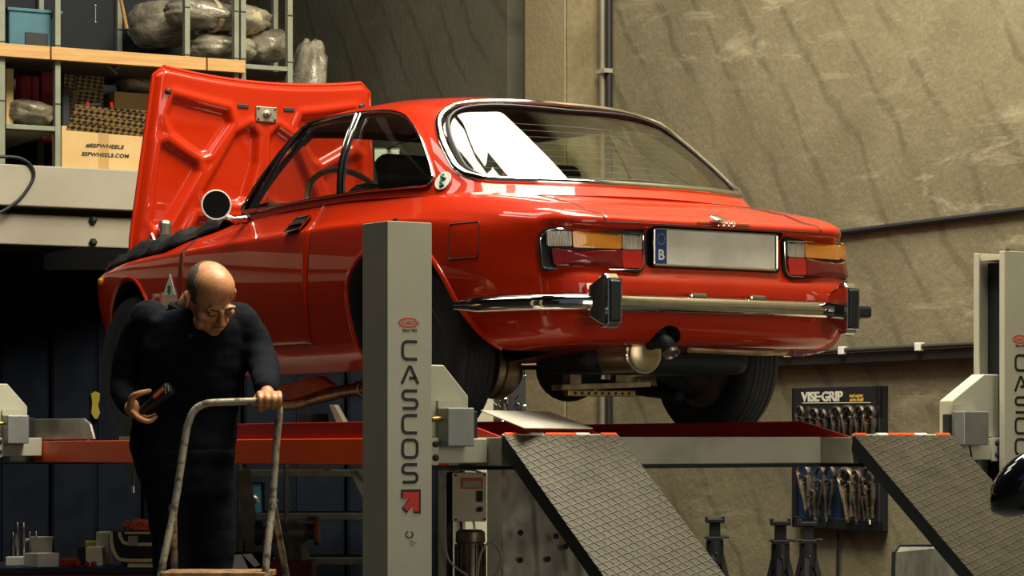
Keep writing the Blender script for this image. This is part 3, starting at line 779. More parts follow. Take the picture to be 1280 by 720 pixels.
# cast carrier and perforated jacking rail under the differential
cb = MB()
cb.prism([C3(-.15,-.20,.30), C3(-.10,-.20,.30), C3(-.10,-.20,.20), C3(-.15,-.20,.18)], (0,.05,0))
cb.prism([C3(.07,-.20,.33), C3(.17,-.20,.33), C3(.10,-.20,.19), C3(.05,-.20,.19)], (0,.04,0))
cb.prism([C3(-.20,-.22,.20), C3(.20,-.22,.215), C3(.20,-.22,.195), C3(-.20,-.22,.178)], (0,.07,0))
cb.tube([C3(-.20,-.2,.32), C3(.28,-.2,.33)], .008, 8)
for k in range(5): cb.tube([C3(.10+.018*k,-.205,.30-.022*k), C3(.15,-.205,.31-.022*k)], .004, 5)
cbo = cb.build('axle_carrier', TAN, car, bevel=.004)
jr = MB(); jr.obox(C3(-.06,-.26,.168), .30, .03, .022); jro = jr.build('jacking_rail', mat('brass_rail', (.62,.45,.18), .35, .7, col2=(.4,.28,.1), scale=30), car, bevel=.003)
for k in range(9): MB().lathe([(0,0),(.006,0),(.006,.003),(0,.003)], C3(-.18+.03*k,-.277,.168), (0,1,0), 8).build('rail_hole', BLACK, jro)
# lower arms and exhaust run below the left sill
MB().tube([C3(.12,-.25,.30), C3(.50,-.05,.19)], [.028,.022], 10).tube([C3(.50,.55,.22), C3(.52,.03,.17)], .024, 10).build('suspension_arm', DARK, car, smooth=True)
ep = [px_x(350,507,-.55), px_x(372,505,-.55), px_x(395,498,-.53), px_x(425,490,-.5), px_x(452,486,-.48), px_x(500,480,-.42)]
epo = MB().tube(cr(ep, 4), [.022+.004*(i>8) for i in range(21)], 14).build('exhaust_pipe', RUSTY, car, smooth=True)
MB().lathe([(.028,-.012),(.034,-.010),(.034,.010),(.028,.012)], ep[4], (ep[4]-ep[3]).normalized(), 16).build('pipe_clamp', STEEL, epo, smooth=True)
fp = [px_x(340,483,-.62), px_x(398,470,-.60), px_x(415,481,-.60), px_x(360,500,-.62)]
MB().prism([tuple(p) for p in fp], (.03,0,.0)).build('underbody_shield', mat('orange_red_sheet', (.55,.09,.02), .4, col2=(.38,.05,.01), scale=20), car, bevel=.004)
# ------------------------------------------------------------------ black fender cover lying on the left front wing
FC = MB(); rows = []
for i in range(41):
    y = 1.66+(2.86-1.66)*i/40; u = i/40
    # outer hem follows the wing crest
    k = interp_keys(y); xo = float(np.interp(-y, [-p[1] for p in OUT], [p[0] for p in OUT]))
    hem = xo-(.035+.10*max(0,1-u*4)); row = []
    for j in range(17):
        t = j/16; x = -(hem*(1-t)+.46*t)
        if t < .02: x = -(hem)
        h = TB.ray_cast(Vector((x, y, 2+ZC)), Vector((0,0,-1))); z = h[0].z if h[0] is not None and h[0].z > ZC+.66 else ZC+.79
        bul = .042*math.sin(PI*min(1,t*1.6+.05))+ .030*noise.noise(Vector((x*9+y*9, y*6-x*5, 1)))+.020*noise.noise(Vector((x*22+y*20, y*9-x*4, 3)))
        row.append(Vector((x, y, z+.006+max(0,bul)*min(1,(t+.08)*5))))
    rows.append(row)
CLOTH = mat('black_quilted_cloth', (.016,.016,.016), .6, col2=(.007,.008,.010), scale=12, spec=.25, bump=.6, bscale=50)
FC.grid(rows); fc = FC.build('fender_cover', CLOTH, None, smooth=True, angle=80, thick=.006)
tag(fc, 'black padded protective cloth draped over the car\'s left front wing', 'fender cover')
# ------------------------------------------------------------------ vehicle lift
LG = mat('lift_grey_paint', (.47,.455,.345), .5, col2=(.43,.415,.315), scale=5, bump=.03)
LGD = mat('lift_grey_worn', (.45,.435,.33), .5, col2=(.33,.315,.235), scale=7, mix=(.3,.55), bump=.05)
ORANGE = mat('orange_red_lift_paint', (.85,.095,.008), .42, col2=(.78,.075,.006), scale=4)
REDP = mat('red_lift_paint', (.50,.014,.010), .42, col2=(.42,.010,.008), scale=6)
INK = flat('black_print', (.012,.012,.014), .5); REDI = flat('red_print', (.60,.030,.014), .5)
ZT = EYE-.004
def stroke(P, w, org, ex, ey, mb, closed=False, d=.0012):
    """flat pen stroke through 2-D points on a panel"""
    org, ex, ey = V(org), V(ex), V(ey); n = ex.cross(ey); Q = [np.array(p, float) for p in P]; m = len(Q); Lf, Rt = [], []
    for i in range(m):
        a = Q[i-1] if (i > 0 or closed) else Q[i]; b = Q[(i+1)%m] if (i < m-1 or closed) else Q[i]
        t = b-a; t = t/np.linalg.norm(t); nn = np.array([-t[1], t[0]])
        Lf.append(Q[i]+nn*w/2); Rt.append(Q[i]-nn*w/2)
    f = lambda p: org+ex*p[0]+ey*p[1]+n*d
    for i in range(m if closed else m-1):
        j = (i+1)%m; mb.face([mb._v(f(p)) for p in (Rt[i], Rt[j], Lf[j], Lf[i])])
def arc(cx, cy, rx, ry, a0, a1, n=8): return [(cx+rx*math.cos(math.radians(a0+(a1-a0)*k/n)), cy+ry*math.sin(math.radians(a0+(a1-a0)*k/n))) for k in range(n+1)]
def glyph(ch, W=1, H=1):
    r = .30; w, h = W/2, H/2
    if ch == 'C': return [([(w, h)]+arc(-w+r, h-r, r, r, 90, 180)+arc(-w+r, -h+r, r, r, 180, 270)+[(w, -h)], False)]
    if ch == 'O': return [(arc(w-r, h-r, r, r, 0, 90)+arc(-w+r, h-r, r, r, 90, 180)+arc(-w+r, -h+r, r, r, 180, 270)+arc(w-r, -h+r, r, r, 270, 360), True)]
    if ch == 'S': return [([(w, h)]+arc(-w+.25, h-.25, .25, .25, 90, 270, 10)+arc(w-.25, -.25, .25, .25, 90, -90, 10)+[(-w, -h)], False)]
    if ch == 'A': return [([(-w-.06, -h), (-.04, h), (.04, h), (w+.06, -h)], False), ([(-w*.1, -h*.35), (w*.72, -h*.35)], False)]
def post(name, label, x0, x1, y0, y1, ztop, inner, open_side=True, printed=True):
    """upright of folded steel: x0..x1, y0 (rear face)..y1, open towards the inner side"""
    t = thing(name, ((x0+x1)/2, (y0+y1)/2, 0), label, 'lift post', group=None)
    m = MB(); th = .008; xo = x0 if inner > 0 else x1; xi = x1 if inner > 0 else x0
    lip = .030*inner
    P = [(xi, y0), (xo, y0), (xo, y1), (xi, y1), (xi, y1-.028), (xi-th*inner, y1-.028), (xi-th*inner, y1-th), (xo+th*inner, y1-th), (xo+th*inner, y0+th), (xi-th*inner, y0+th), (xi-th*inner, y0+.028), (xi, y0+.028)]
    m.prism([(x, y, .012) for x, y in P], (0,0,ztop-.012)); m.build('column', LG, t, bevel=.002)
    MB().box((x0-.05, y0-.06, 0), (x1+.05, y1+.06, .012)).build('base_plate', LG, t, bevel=.003)
    MB().box((x0+.012, y0+.012, ztop-.03), (x1-.012, y1-.012, ztop-.022)).build('top_cap', LG, t)
    MB().box((x0+.012 if inner > 0 else x0+.062, y0+.012, .02), (x1-.062 if inner > 0 else x1-.012, y1-.012, ztop-.036)).build('shade_liner', DARK, t)  # dark block added to put shade inside the open channel
    MB().cyl(((x0+x1)/2-.035, (y0+y1)/2-.05, ztop-.022), ((x0+x1)/2-.035, (y0+y1)/2-.05, ztop+.010), .009, 10).build('threaded_rod', BLACK, t)
    if not printed: return t
    # printed front
    cx = (x0+x1)/2; org = (cx, y0, 0); ex, ey = (1,0,0), (0,0,1); k = .0785
    L = MB()
    for i, ch in enumerate('CASCOS'):
        zz = EYE+.273-k*i
        for P_, cl in glyph(ch):
            stroke([(p[0]*.054, p[1]*.056) for p in P_], .0105, (cx, y0, zz), ex, ey, L, cl)
    L.build('cascos_lettering', INK, t)
    lg = MB(); stroke([(a*.9, b*.9) for a, b in arc(0,0,.040,.0155,38,322,24)], .005, (cx-.004, y0, EYE+.361), ex, ey, lg); lg.build('oval_logo', REDI, t)
    me = text_mesh('CASCOS', .017, .0003, bold=.0004); place_mesh(me, (cx+.002, y0-.0012, EYE+.361), ex, ey); MB().mesh(me).build('logo_word', REDI, t)
    me = text_mesh('Since 1962', .0125, .0003, bold=.0003); place_mesh(me, (cx, y0-.0012, EYE+.337), ex, ey); MB().mesh(me).build('since_line', INK, t)
    # arrow
    za = EYE-.213; A = [(-.030,.038),(.036,.038),(.036,-.032),(.012,-.030),(.014,-.004),(-.012,-.030),(-.028,-.016),(-.002,.014),(-.030,.014)]
    ar = MB(); ar.face([ar._v((cx+a*1.12, y0-.0012, za+b*1.12)) for a, b in A][::-1]); aro = ar.build('arrow_outline', INK, t)
    ar = MB(); c_ = np.mean(np.array(A), 0); ar.face([ar._v((cx+c_[0]+(a-c_[0])*.90, y0-.0022, za+c_[1]+(b-c_[1])*.90)) for a, b in A][::-1]); ar.build('arrow', REDI, aro)
    sw = MB(); stroke([(p[0], p[1]) for p in arc(.002, 0, .013, .010, 60, -250, 14)], .0045, (cx-.004, y0, EYE-.315), ex, ey, sw)
    for i, (a, b) in enumerate(((-.0,.012),(-.0,.024),(-.0,.014))): stroke([(a, -.021-.006*i), (b, -.021-.006*i)], .002, (cx+.001, y0, EYE-.315), ex, ey, sw)
    sw.build('small_emblem', INK, t)
    return t
post('lift_post', 'grey lift post with CASCOS lettering and red arrow, in front of the red car', -1.364, -1.199, -.95, -.79, EYE+.684, 1)
post('lift_post', 'grey open-sided lift post standing by the concrete wall, lettering cut by the photo\'s right edge', 1.295, 1.46, -.95, -.783, EYE+.690, -1)
post('lift_post', 'plain far left lift post beyond the front end of the runway', -1.364, -1.199, 2.92, 3.08, EYE+.684, 1, printed=False)
post('lift_post', 'plain grey far lift post seen below the car, behind the hydraulic unit', 1.295, 1.46, 2.84, 3.00, EYE+.69, -1, printed=False)
# rear crossbeam with its two carriages
def crossbeam(name, label, yb, back=False):
    t = thing(name, (.05, yb+.06, ZT-.10), label, 'crossbeam')
    m = MB(); m.box((-.490, yb, ZT-.094), (.530, yb+.12, ZT+.001)); m.build('beam', LGD, t, bevel=.004)
    MB().box((-1.19, yb+.01, ZT-.122 if back else ZT-.108), (1.285, yb+.11, ZT-.115 if back else ZT-.0945)).build('bottom_plate', DARK, t)
    yk = yb+.10
    yb -= .10
    for s, xi, xo, xh, bc_, bw_, pw_ in ((-1, -.955, -1.174, -1.017, -1.090, .050, .026), (1, 1.003, 1.322, 1.098, 1.150, .062, .050)):
        m = MB(); m.box((min(xi,xo), yb+.012, ZT-.085), (max(xi,xo), yk, ZT-.004)); b_ = m.build('beam_end', LG, t, bevel=.004)
        pl = xo+.0*s; ep_ = MB(); ep_.box((min(pl, pl-s*pw_), yb+.002, ZT-.090), (max(pl, pl-s*pw_), yb+.012, ZT-.002)); e_ = ep_.build('bolted_plate', mat('pale_plate', (.55,.53,.44), .5), b_, bevel=.002)
        for dz in (-.022, -.066): MB().lathe([(0,.0),(.011,.0),(.011,.006),(.006,.010),(0,.010)], (pl-s*pw_/2, yb+.002, ZT+dz), (0,-1,0), 12).build('bolt', BLACK, e_)
        # guard plate with clipped corner and the small metal box in front
        g = MB(); z0 = ZT; xa, xb = pl+s*.012, xh
        P = [(xa, z0), (xa, z0+.235), (xa-s*.075, z0+.235), (xb, z0+.135), (xb, z0)]
        g.prism([(x, yb+.03, z) for x, z in P], (0,.07,0)); go = g.build('guard_hood', LG, t, bevel=.004)
        bxx = bc_; bb = MB(); bb.box((bxx-bw_, yb-.045, z0-.030), (bxx+bw_, yb+.025, z0+.095)); bo = bb.build('sensor_box', mat('galvanised', (.30,.31,.29), .42, .5, col2=(.24,.25,.24), scale=14), go, bevel=.004)
        MB().box((bxx-bw_, yb+.018, z0+.095), (bxx+bw_-.006, yb+.028, z0+.118)).build('box_bracket', LGD, bo)
        if s < 0: MB().cyl((pl-s*.0, yb-.0, z0+.058), (bxx-.05, yb-.0, z0+.060), .008, 12).build('hose_fitting', mat('brass', (.60,.40,.10), .3, .9), bo, smooth=True)
        else: MB().tube([(bxx-.02, yb-.03, z0-.03), (bxx-.012, yb-.035, z0-.09), (bxx-.004, yb-.02, z0-.16)], .004, 6).build('box_cable', BLACK, bo, smooth=True)
        MB().box((min(xb, xb-s*.03), yb+.02, z0-.01), (max(xb, xb-s*.03), yb+.05, z0+.085)).build('stop_block', BLACK, go, bevel=.003)
    return t
crossbeam('lift_crossbeam', 'grey steel crossbeam joining the two lettered lift posts under the tail of the car', -.81)
crossbeam('lift_crossbeam', 'grey lift crossbeam under the nose of the car at the far end', 2.88, True)
# runways
TREAD = None
def tread_mat():
    m = mat('tread_plate', (.050,.044,.029), .55, .2, col2=(.028,.025,.017), scale=9, mix=(.3,.7)); nt = m.node_tree; p = [n for n in nt.nodes if n.type == 'BSDF_PRINCIPLED'][0]
    return m
TREAD = tread_mat()
def diamond_ramp(x0, x1, yA, zA, yB, zB, parent):
    """ramp plate from hinge edge A down to B with a raised diamond net"""
    d = Vector((0, yB-yA, zB-zA)); Ln = d.length; d.normalize(); n = Vector((0, -d.z, d.y)); n = n if n.z > 0 else -n
    def P(x, s, h=0): return Vector((x, yA, zA)) + d*s + n*h
    m = MB(); th = .030
    m.prism([P(x0,0), P(x1,0), P(x1,Ln), P(x0,Ln)], -n*.008); ro = m.build('ramp', TREAD, parent)
    for xx in (x0, x1-.010): MB().prism([P(xx,.0,-.006), P(xx,Ln,-.006), P(xx,Ln,-.05), P(xx,.02,-.05)], (.010,0,0)).build('ramp_flange', DARK, ro)
    MB().prism([P(x0+.012,.05,-.010), P(x1-.012,.05,-.010), P(x1-.012,Ln,-.010), P(x0+.012,Ln,-.010)], -n*.004).build('ramp_underside', DARK, ro)
    g = MB(); w = x1-x0; st = .045; sl = 1.35
    def seg(a, b):
        (xa, sa), (xb, sb) = a, b; v = Vector((xb-xa, 0, 0))+d*(sb-sa); v.normalize(); u = v.cross(n)*.0024
        A, Bq = P(xa, sa), P(xb, sb)
        q = [A-u, A+u, Bq+u, Bq-u]; t_ = [x+n*.0022 for x in ((A-u*.5), (A+u*.5), (Bq+u*.5), (Bq-u*.5))]
        q = [g._v(x) for x in q]; t_ = [g._v(x) for x in t_]
        g.face(t_)
        for i in range(4): g.face([q[i], q[(i+1)%4], t_[(i+1)%4], t_[i]])
    for slope, st in ((-.36, .030), (2.0, .074)):
        off = min(0, -slope*w); k = -int(abs(slope)*w/st)-2
        while k*st < Ln+abs(slope)*w+st:
            base = k*st; k += 1
            a, b = (x0, base), (x1, base+slope*w)
            if a[1] > b[1]: a, b = b, a
            if b[1] <= 0 or a[1] >= Ln: continue
            def cl(s_, a=a, b=b): f_ = (s_-a[1])/(b[1]-a[1]); return (a[0]+(b[0]-a[0])*f_, s_)
            seg(cl(0) if a[1] < 0 else a, cl(Ln) if b[1] > Ln else b)
    g.build('raised_diamonds', mat('tread_ribs', (.15,.125,.075), .45, .3, col2=(.09,.075,.047), scale=20), ro)
    return ro
def runway(label, x0, x1, outer, ramp_s):
    t = thing('lift_runway', ((x0+x1)/2, 1.1, ZT-.1), label, 'runway'); yR, yF = -.977, 3.18
    zt = lambda y: ZT-.020*(y-yR)/4.16
    def bar(xa, xb, ya, yb, za, zb, nm, m, bev=.003, par=None):
        q = MB(); v = []
        for y in (ya, yb):
            o_ = zt(y)-ZT; v.append([q._v(p) for p in ((xa,y,za+o_),(xb,y,za+o_),(xb,y,zb+o_),(xa,y,zb+o_))])
        q.face(v[0][::-1]); q.face(v[1])
        for i in range(4): q.face([v[0][i], v[0][(i+1)%4], v[1][(i+1)%4], v[1][i]])
        return q.build(nm, m, par or t, bevel=bev)
    bar(x0+.006, x1-.006, yR+.01, yF-.01, ZT-.030, ZT-.010, 'deck', LGD)
    for xa, xb, sd in ((x0, x0+.035, -1), (x1-.035, x1, 1)):
        col = ORANGE if sd < 0 and outer < 0 else (ORANGE if sd > 0 and outer > 0 else LGD)
        bar(xa, xb, yR+.335, yF-.25, ZT-.094, ZT, 'side_beam', col)
        bar(xa, xb, yR, yR+.333, ZT-.094, ZT, 'beam_end', LGD); bar(xa, xb, yF-.248, yF, ZT-.094, ZT, 'beam_end', LGD)
        # red upstand with sloping end
        if outer > 0 and sd > 0: continue
        xm = (xa+xb)/2 if sd < 0 else (xa+xb)/2
        q = MB(); hh = .058; P = [(yR+.02, ZT), (yR+.30, ZT+hh), (yR+.30+2.2, ZT+hh-.010), (yR+.30+2.2, ZT-.012)]
        q.prism([(xm-.005, y, z) for y, z in P], (.010,0,0)); q.build('red_upstand', REDP, t, bevel=.002)
        # bright orange strips on the hinge line
    rs = MB(); rs.cyl((x0, yR, ZT+.004), (x1, yR, ZT+.004), .007, 10); hg = rs.build('hinge_rod', LGD, t, smooth=True)
    for a, b, m_ in ((.02,.13,ORANGE),(.36,.62,ORANGE),(.24,.35,WHITE),(.63,.75,WHITE),(.85,.99,ORANGE)):
        w = x1-x0; MB().cyl((x0+w*a, yR, ZT+.005), (x0+w*b, yR, ZT+.005), .0105, 12).build('hinge_sleeve', m_, hg, smooth=True)
    diamond_ramp(x0, x1, yR-.012, ZT+.006, yR-.012-ramp_s, ZT+.006-ramp_s*.83*.92, t)
    return t
rwL = runway('long orange and red runway of the vehicle lift nearer the mechanic, tread-plate ramp hanging down', -.95, -.492, -1, .80)
rwR = runway('lift runway nearer the concrete wall, red upstand and patterned ramp hanging down', .532, .997, 1, .80)
# white turn plate on the near runway, aluminium wheel stop at its front
pA, pB, pC, pD = (-.80,-.30,ZT+.085), (-.62,-.34,ZT+.08), (-.50,-.96,ZT+.012), (-.85,-.96,ZT+.012)
wp_ = MB(); wp_.prism([tuple(px_x(601,514,-.905)), tuple(px_x(688,516,-.505)), tuple(px_x(741,536.5,-.505)), tuple(px_x(655,536,-.905))], (0,0,.004)); 
wpo = wp_.build('slip_plate', mat('scuffed_white_sheet', (.60,.58,.50), .4, col2=(.45,.43,.36), scale=6), None, bevel=.001)
tag(wpo, 'loose off-white steel plate leaning at the top of the nearer ramp', 'steel plate')
ws = MB(); q = [px_x(28,550,-.93), px_x(22,530,-.93), px_x(26,524,-.93), px_x(104,523,-.93), px_x(112,530,-.93), px_x(117,549,-.93)]
ws.prism([tuple(p) for p in q], (.012,0,0)); wso = ws.build('wheel_stop', mat('raw_aluminium', (.52,.50,.42), .35, .6, col2=(.36,.35,.30), scale=10), None, bevel=.003)
tag(wso, 'bare aluminium plate with rounded corners standing on the far end of the orange runway', 'wheel stop')
# black jack block and small fittings on the near runway under the sill
jb = MB(); jb.obox(px_x(396,536,-.72), .1, .22, .045); jb.obox(px_x(392,525,-.72), .08, .10, .05)
tag(jb.build('rubber_pad', BLACK, None, bevel=.006), 'black rubber lifting pad on the runway under the sill of the car', 'pad')
wd = MB(); a = px_x(411,506,-.80); b = px_x(421,530,-.80); wd.prism([a, a+Vector((0,-.04,0)), b+Vector((0,-.06,0)), b], (.02,0,0)); tag(wd.build('wedge_plate', LG, None, bevel=.002), 'small grey metal wedge leaning beside the exhaust pipe', 'wedge')
# ------------------------------------------------------------------ the workshop shell (building frame u, v)
def concrete(name, base, dark, light, streak=True, sc=1.0, rough=.85, axis='uv'):
    m = bpy.data.materials.new(name); m.use_nodes = True; nt = m.node_tree; nt.nodes.clear(); N = nt.nodes.new; L = nt.links.new
    out = N('ShaderNodeOutputMaterial'); p = N('ShaderNodeBsdfPrincipled'); L(p.outputs[0], out.inputs[0]); p.inputs['Roughness'].default_value = rough
    p.inputs['Specular IOR Level'].default_value = .25
    tc = N('ShaderNodeTexCoord'); src = tc.outputs['Object']
    def noise_(scale, det=6, dist=0, vec=None, rgh=.6):
        n = N('ShaderNodeTexNoise'); n.inputs['Scale'].default_value = scale*sc; n.inputs['Detail'].default_value = det; n.inputs['Distortion'].default_value = dist; n.inputs['Roughness'].default_value = rgh
        L(vec or src, n.inputs['Vector']); return n.outputs['Fac']
    def ramp(x, a, b, ca=0., cb=1.):
        r = N('ShaderNodeMapRange'); r.inputs[1].default_value = a; r.inputs[2].default_value = b; r.inputs[3].default_value = ca; r.inputs[4].default_value = cb; L(x, r.inputs[0]); return r.outputs[0]
    def mixc(f, a, b):
        x = N('ShaderNodeMix'); x.data_type = 'RGBA'; L(f, x.inputs[0])
        for i, c in ((6, a), (7, b)):
            if isinstance(c, tuple): x.inputs[i].default_value = (*c, 1)
            else: L(c, x.inputs[i])
        return x.outputs[2]
    col = mixc(ramp(noise_(1.3), .35, .68), dark, base)
    col = mixc(ramp(noise_(22, 4), .42, .72, 0, .45), col, dark)
    col = mixc(ramp(noise_(60, 3), .55, .75, 0, .35), col, light)
    if streak:
        mp = N('ShaderNodeMapping'); mp.vector_type = 'POINT'
        mp.inputs['Rotation'].default_value = (math.radians(38), 0, 0); L(src, mp.inputs[0])
        # slanted formwork marks
        w = N('ShaderNodeTexWave'); w.wave_type = 'BANDS'; w.bands_direction = 'Y'; w.inputs['Scale'].default_value = 1.15; w.inputs['Distortion'].default_value = 2.4; w.inputs['Detail'].default_value = 3; w.inputs['Detail Scale'].default_value = 2.2
        L(mp.outputs[0], w.inputs['Vector'])
        f = N('ShaderNodeMath'); f.operation = 'MULTIPLY'; L(ramp(w.outputs['Fac'], .88, 1.0, 0, .55), f.inputs[0]); L(ramp(noise_(1.7, 3), .36, .52), f.inputs[1])
        col = mixc(f.outputs[0], col, tuple(c*.62 for c in dark))
        # pale scuffs running along the wall
        mp2 = N('ShaderNodeMapping'); mp2.inputs['Scale'].default_value = (1, .5, 2.2); L(src, mp2.inputs[0])
        s2 = noise_(3.2, 12, .6, mp2.outputs[0], .72)
        sep = N('ShaderNodeSeparateXYZ'); L(src, sep.inputs[0])
        band = N('ShaderNodeMath'); band.operation = 'MULTIPLY'
        L(ramp(s2, .53, .66, 0, .8), band.inputs[0]); L(ramp(noise_(.55, 2), .45, .6), band.inputs[1])
        col = mixc(band.outputs[0], col, light)
    L(col, p.inputs['Base Color'])
    b = N('ShaderNodeBump'); b.inputs['Strength'].default_value = .35; b.inputs['Distance'].default_value = .012; L(noise_(26, 8), b.inputs['Height']); L(b.outputs[0], p.inputs['Normal'])
    MATS[name] = m; return m
CONC = concrete('board_marked_concrete', (.225,.197,.118), (.145,.125,.074), (.38,.34,.225))
CONC_D = concrete('greyer_concrete', (.22,.205,.145), (.15,.14,.10), (.27,.25,.18))  # greyer than the near wall's concrete, with weaker pale marks
CONC_P = concrete('smooth_column_concrete', (.36,.29,.165), (.28,.225,.125), (.42,.35,.22), streak=False)
CONC_S = concrete('pitted_column_concrete', (.25,.205,.115), (.10,.078,.038), (.30,.25,.15), streak=False)
FLOORM = concrete('workshop_floor', (.040,.040,.038), (.022,.022,.022), (.06,.058,.05), streak=False, rough=.5)
CONC_K = concrete('shade_dark_concrete', (.035,.036,.038), (.02,.02,.023), (.05,.05,.05), streak=False)  # shade under the mezzanine put into the wall colour; also cuts bounce
UW = 6.93
def T(u, v, z): return B(u, v, z)
def setting(name, o): o.name = name; o['kind'] = 'structure'; return o
def bld(name, m):
    """mesh whose own axes are the building's"""
    pass
def BB(a, b, name, m, parent=None, bevel=0, kind=None):
    """box in the building frame; top-level ones keep the building's axes"""
    if parent is not None: return MB(T).box(a, b).build(name, m, parent, bevel=bevel)
    mb = MB().box(tuple(p-q for p, q in zip(a, a)), tuple(q-p for p, q in zip(a, b)))
    me = bpy.data.meshes.new(name); o = bpy.data.objects.new(name, me); COL.objects.link(o)
    bmesh.ops.recalc_face_normals(mb.bm, faces=mb.bm.faces); mb.bm.to_mesh(me); mb.bm.free(); me.materials.append(m)
    o.location = T(*a); o.rotation_euler = (0,0,BROT); WM[o.name] = Matrix.Translation(o.location) @ Matrix.Rotation(BROT, 4, 'Z')
    if bevel:
        q = o.modifiers.new('bevel','BEVEL'); q.width = bevel; q.segments = 2
    if kind: o['kind'] = kind
    return o
ULEFT, VBACK, VFRONT, ZCEIL = -5.6, 17.6, -3.0, 6.2
BB((ULEFT, VFRONT, -.1), (UW, VBACK, 0), 'floor', FLOORM, kind='structure')
BB((UW, VFRONT, 0), (UW+.25, 12.90, ZCEIL), 'wall_right', CONC, kind='structure')
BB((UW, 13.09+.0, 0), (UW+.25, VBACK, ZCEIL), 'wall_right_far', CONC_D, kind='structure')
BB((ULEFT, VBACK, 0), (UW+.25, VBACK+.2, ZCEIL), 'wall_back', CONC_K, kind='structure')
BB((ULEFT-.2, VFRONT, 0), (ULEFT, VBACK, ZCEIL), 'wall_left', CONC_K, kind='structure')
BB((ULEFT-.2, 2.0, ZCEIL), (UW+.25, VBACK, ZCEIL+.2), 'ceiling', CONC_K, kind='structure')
# unseen slab added to keep skylight off the back bay
BB((ULEFT, 13.3, 5.2), (UW, VBACK, 5.4), 'shade_slab_back_bay', CONC_D, kind='structure')
# column standing against the wall: smooth long face, pitted end face
vA = bu(707, 300, UW-.215)[1]; vB = bu(655, 300, UW-.215)[1]
c_ = BB((UW-.215, vA, 0), (UW, vB, ZCEIL), 'concrete_column', CONC_P, kind='structure', bevel=.012)
c_.name = 'trim_1'
p_ = BB((UW-.212, vA-.012, 0), (UW-.001, vA+.002, ZCEIL), 'trim_2', CONC_S, kind='structure')
# wall strip between column and pipe joint
BB((UW-.02, vA-.07, 0), (UW, vA-.02, ZCEIL), 'trim_3', CONC_P, kind='structure')
def wallpt(px, py, off=0): return T(*bu(px, py, UW-off))
# steel conduit beside the column
pv = bu(753, 300, UW-.05)[1]
q = thing('wall_conduit', T(UW-.05, pv, 0), 'thin grey vertical conduit clipped to the wall right of the concrete column', 'pipe')
MB().cyl(T(UW-.05, pv, .0), T(UW-.05, pv, ZCEIL-.01), .017, 12).build('conduit', mat('grey_pipe', (.24,.22,.16), .4, .5), q, smooth=True)
MB().cyl(T(UW-.03, pv-.035, .0), T(UW-.03, pv-.035, ZCEIL-.01), .017, 10).build('black_cable', BLACK, q, smooth=True)
for zz in (2.95, 1.9, 1.0): MB().obox(T(UW-.045, pv-.01, zz), .05, .09, .022, Matrix.Rotation(BROT, 3, 'Z')).build('pipe_clip', mat('clip_steel', (.5,.48,.4), .4, .6), q)
# upper black cable along the wall and the trunking with clips lower down
def line_on_wall(a, b, off, r, name, label, cat, m, flat_=None):
    A = bu(*a, UW-off); Bq = bu(*b, UW-off); z = (A[2]+Bq[2])/2
    return A, Bq, z
A = bu(1068, 288.5, UW-.02); Bq = bu(1280, 262, UW-.02)
j = MB(); P = [T(UW-.012, v, A[2]+(Bq[2]-A[2])*(v-A[1])/(Bq[1]-A[1])) for v in np.linspace(vA-.35, 6.0, 12)]
j.tube(P, .014, 8); tag(j.build('wall_cable', BLACK, None, smooth=True), 'black cable running level across the concrete wall above the right lift post', 'cable')
zt_ = bu(1100, 435, UW-.05)[2]
q = thing('wall_trunking', T(UW-.04, 9.0, zt_-.06), 'dark horizontal trunking with a thin pipe and clips, low on the concrete wall', 'trunking')
MB(T).box((UW-.050, 5.5, zt_-.060), (UW-.002, vA-.35, zt_-.014)).build('channel', flat('trunking_dark', (.014,.014,.014), .5), q)
MB().cyl(T(UW-.055, 5.5, zt_-.002), T(UW-.055, vA-.35, zt_-.002), .012, 10).build('thin_pipe', mat('dull_pipe', (.11,.10,.085), .4, .6), q, smooth=True)
for px in (1053, 1149, 1230, 985): vv = bu(px, 436, UW-.06)[1]; MB(T).box((UW-.072, vv-.02, zt_-.022), (UW-.045, vv+.02, zt_+.014)).build('trunking_clip', WHITE, q, bevel=.003)
NAVY = mat('navy_shade_and_crate', (.008,.011,.017), .8, spec=.1, col2=(.004,.006,.010), scale=3)  # shade under the mezzanine put into the lockers' navy; the crate shares it
NAVY2 = mat('shade_navy_panel', (.010,.014,.022), .8, spec=.1, col2=(.006,.008,.014), scale=6)  # same painted-in shade for the locker doors
# ------------------------------------------------------------------ mezzanine with storage rack
VM = 13.0
MP = mat('cream_steel_beam', (.40,.36,.28), .5, col2=(.34,.305,.235), scale=3)
def zpx(px, py, v=VM): return bv(px, py, v)[2]
zt1 = zpx(0, 204.5); zb1 = zpx(0, 256); zb2 = zpx(0, 306); uR = bv(392, 100, VM)[0]
BB((ULEFT, VM, zb1), (uR, VM+.10, zt1), 'trim_4', MP, kind='structure', bevel=.006)
BB((ULEFT, VM+.07, zb2+.01), (uR, VM+.16, zb1-.035), 'trim_5', mat('cream_beam_lower', (.36,.32,.245), .5, col2=(.30,.265,.20), scale=3), kind='structure', bevel=.006)
BB((ULEFT, VM+.10, zt1-.12), (uR, VBACK, zt1-.02), 'mezzanine_floor', CONC_D, kind='structure').name = 'floor_mezzanine'
for py in (275, 303):
    pt_ = T(*bv(116, py, VM+.065)); nn = (T(0,-1,0)-T(0,0,0)).normalized()
    b_ = MB().lathe([(.022,0),(.022,.012),(.012,.026),(0,.028)], pt_, nn, 6).build('beam_bolt', BLACK, None); tag(b_, ['dark bolt head on the lower cream beam, lower of the pair', 'dark bolt head on the lower cream beam, upper of the pair'][py == 275], 'bolt', 'bolts on the mezzanine beam')
RK = mat('grey_green_rack', (.25,.26,.19), .5, col2=(.20,.21,.15), scale=12)
def rv(px, py, v=VM+.05): return bv(px, py, v)
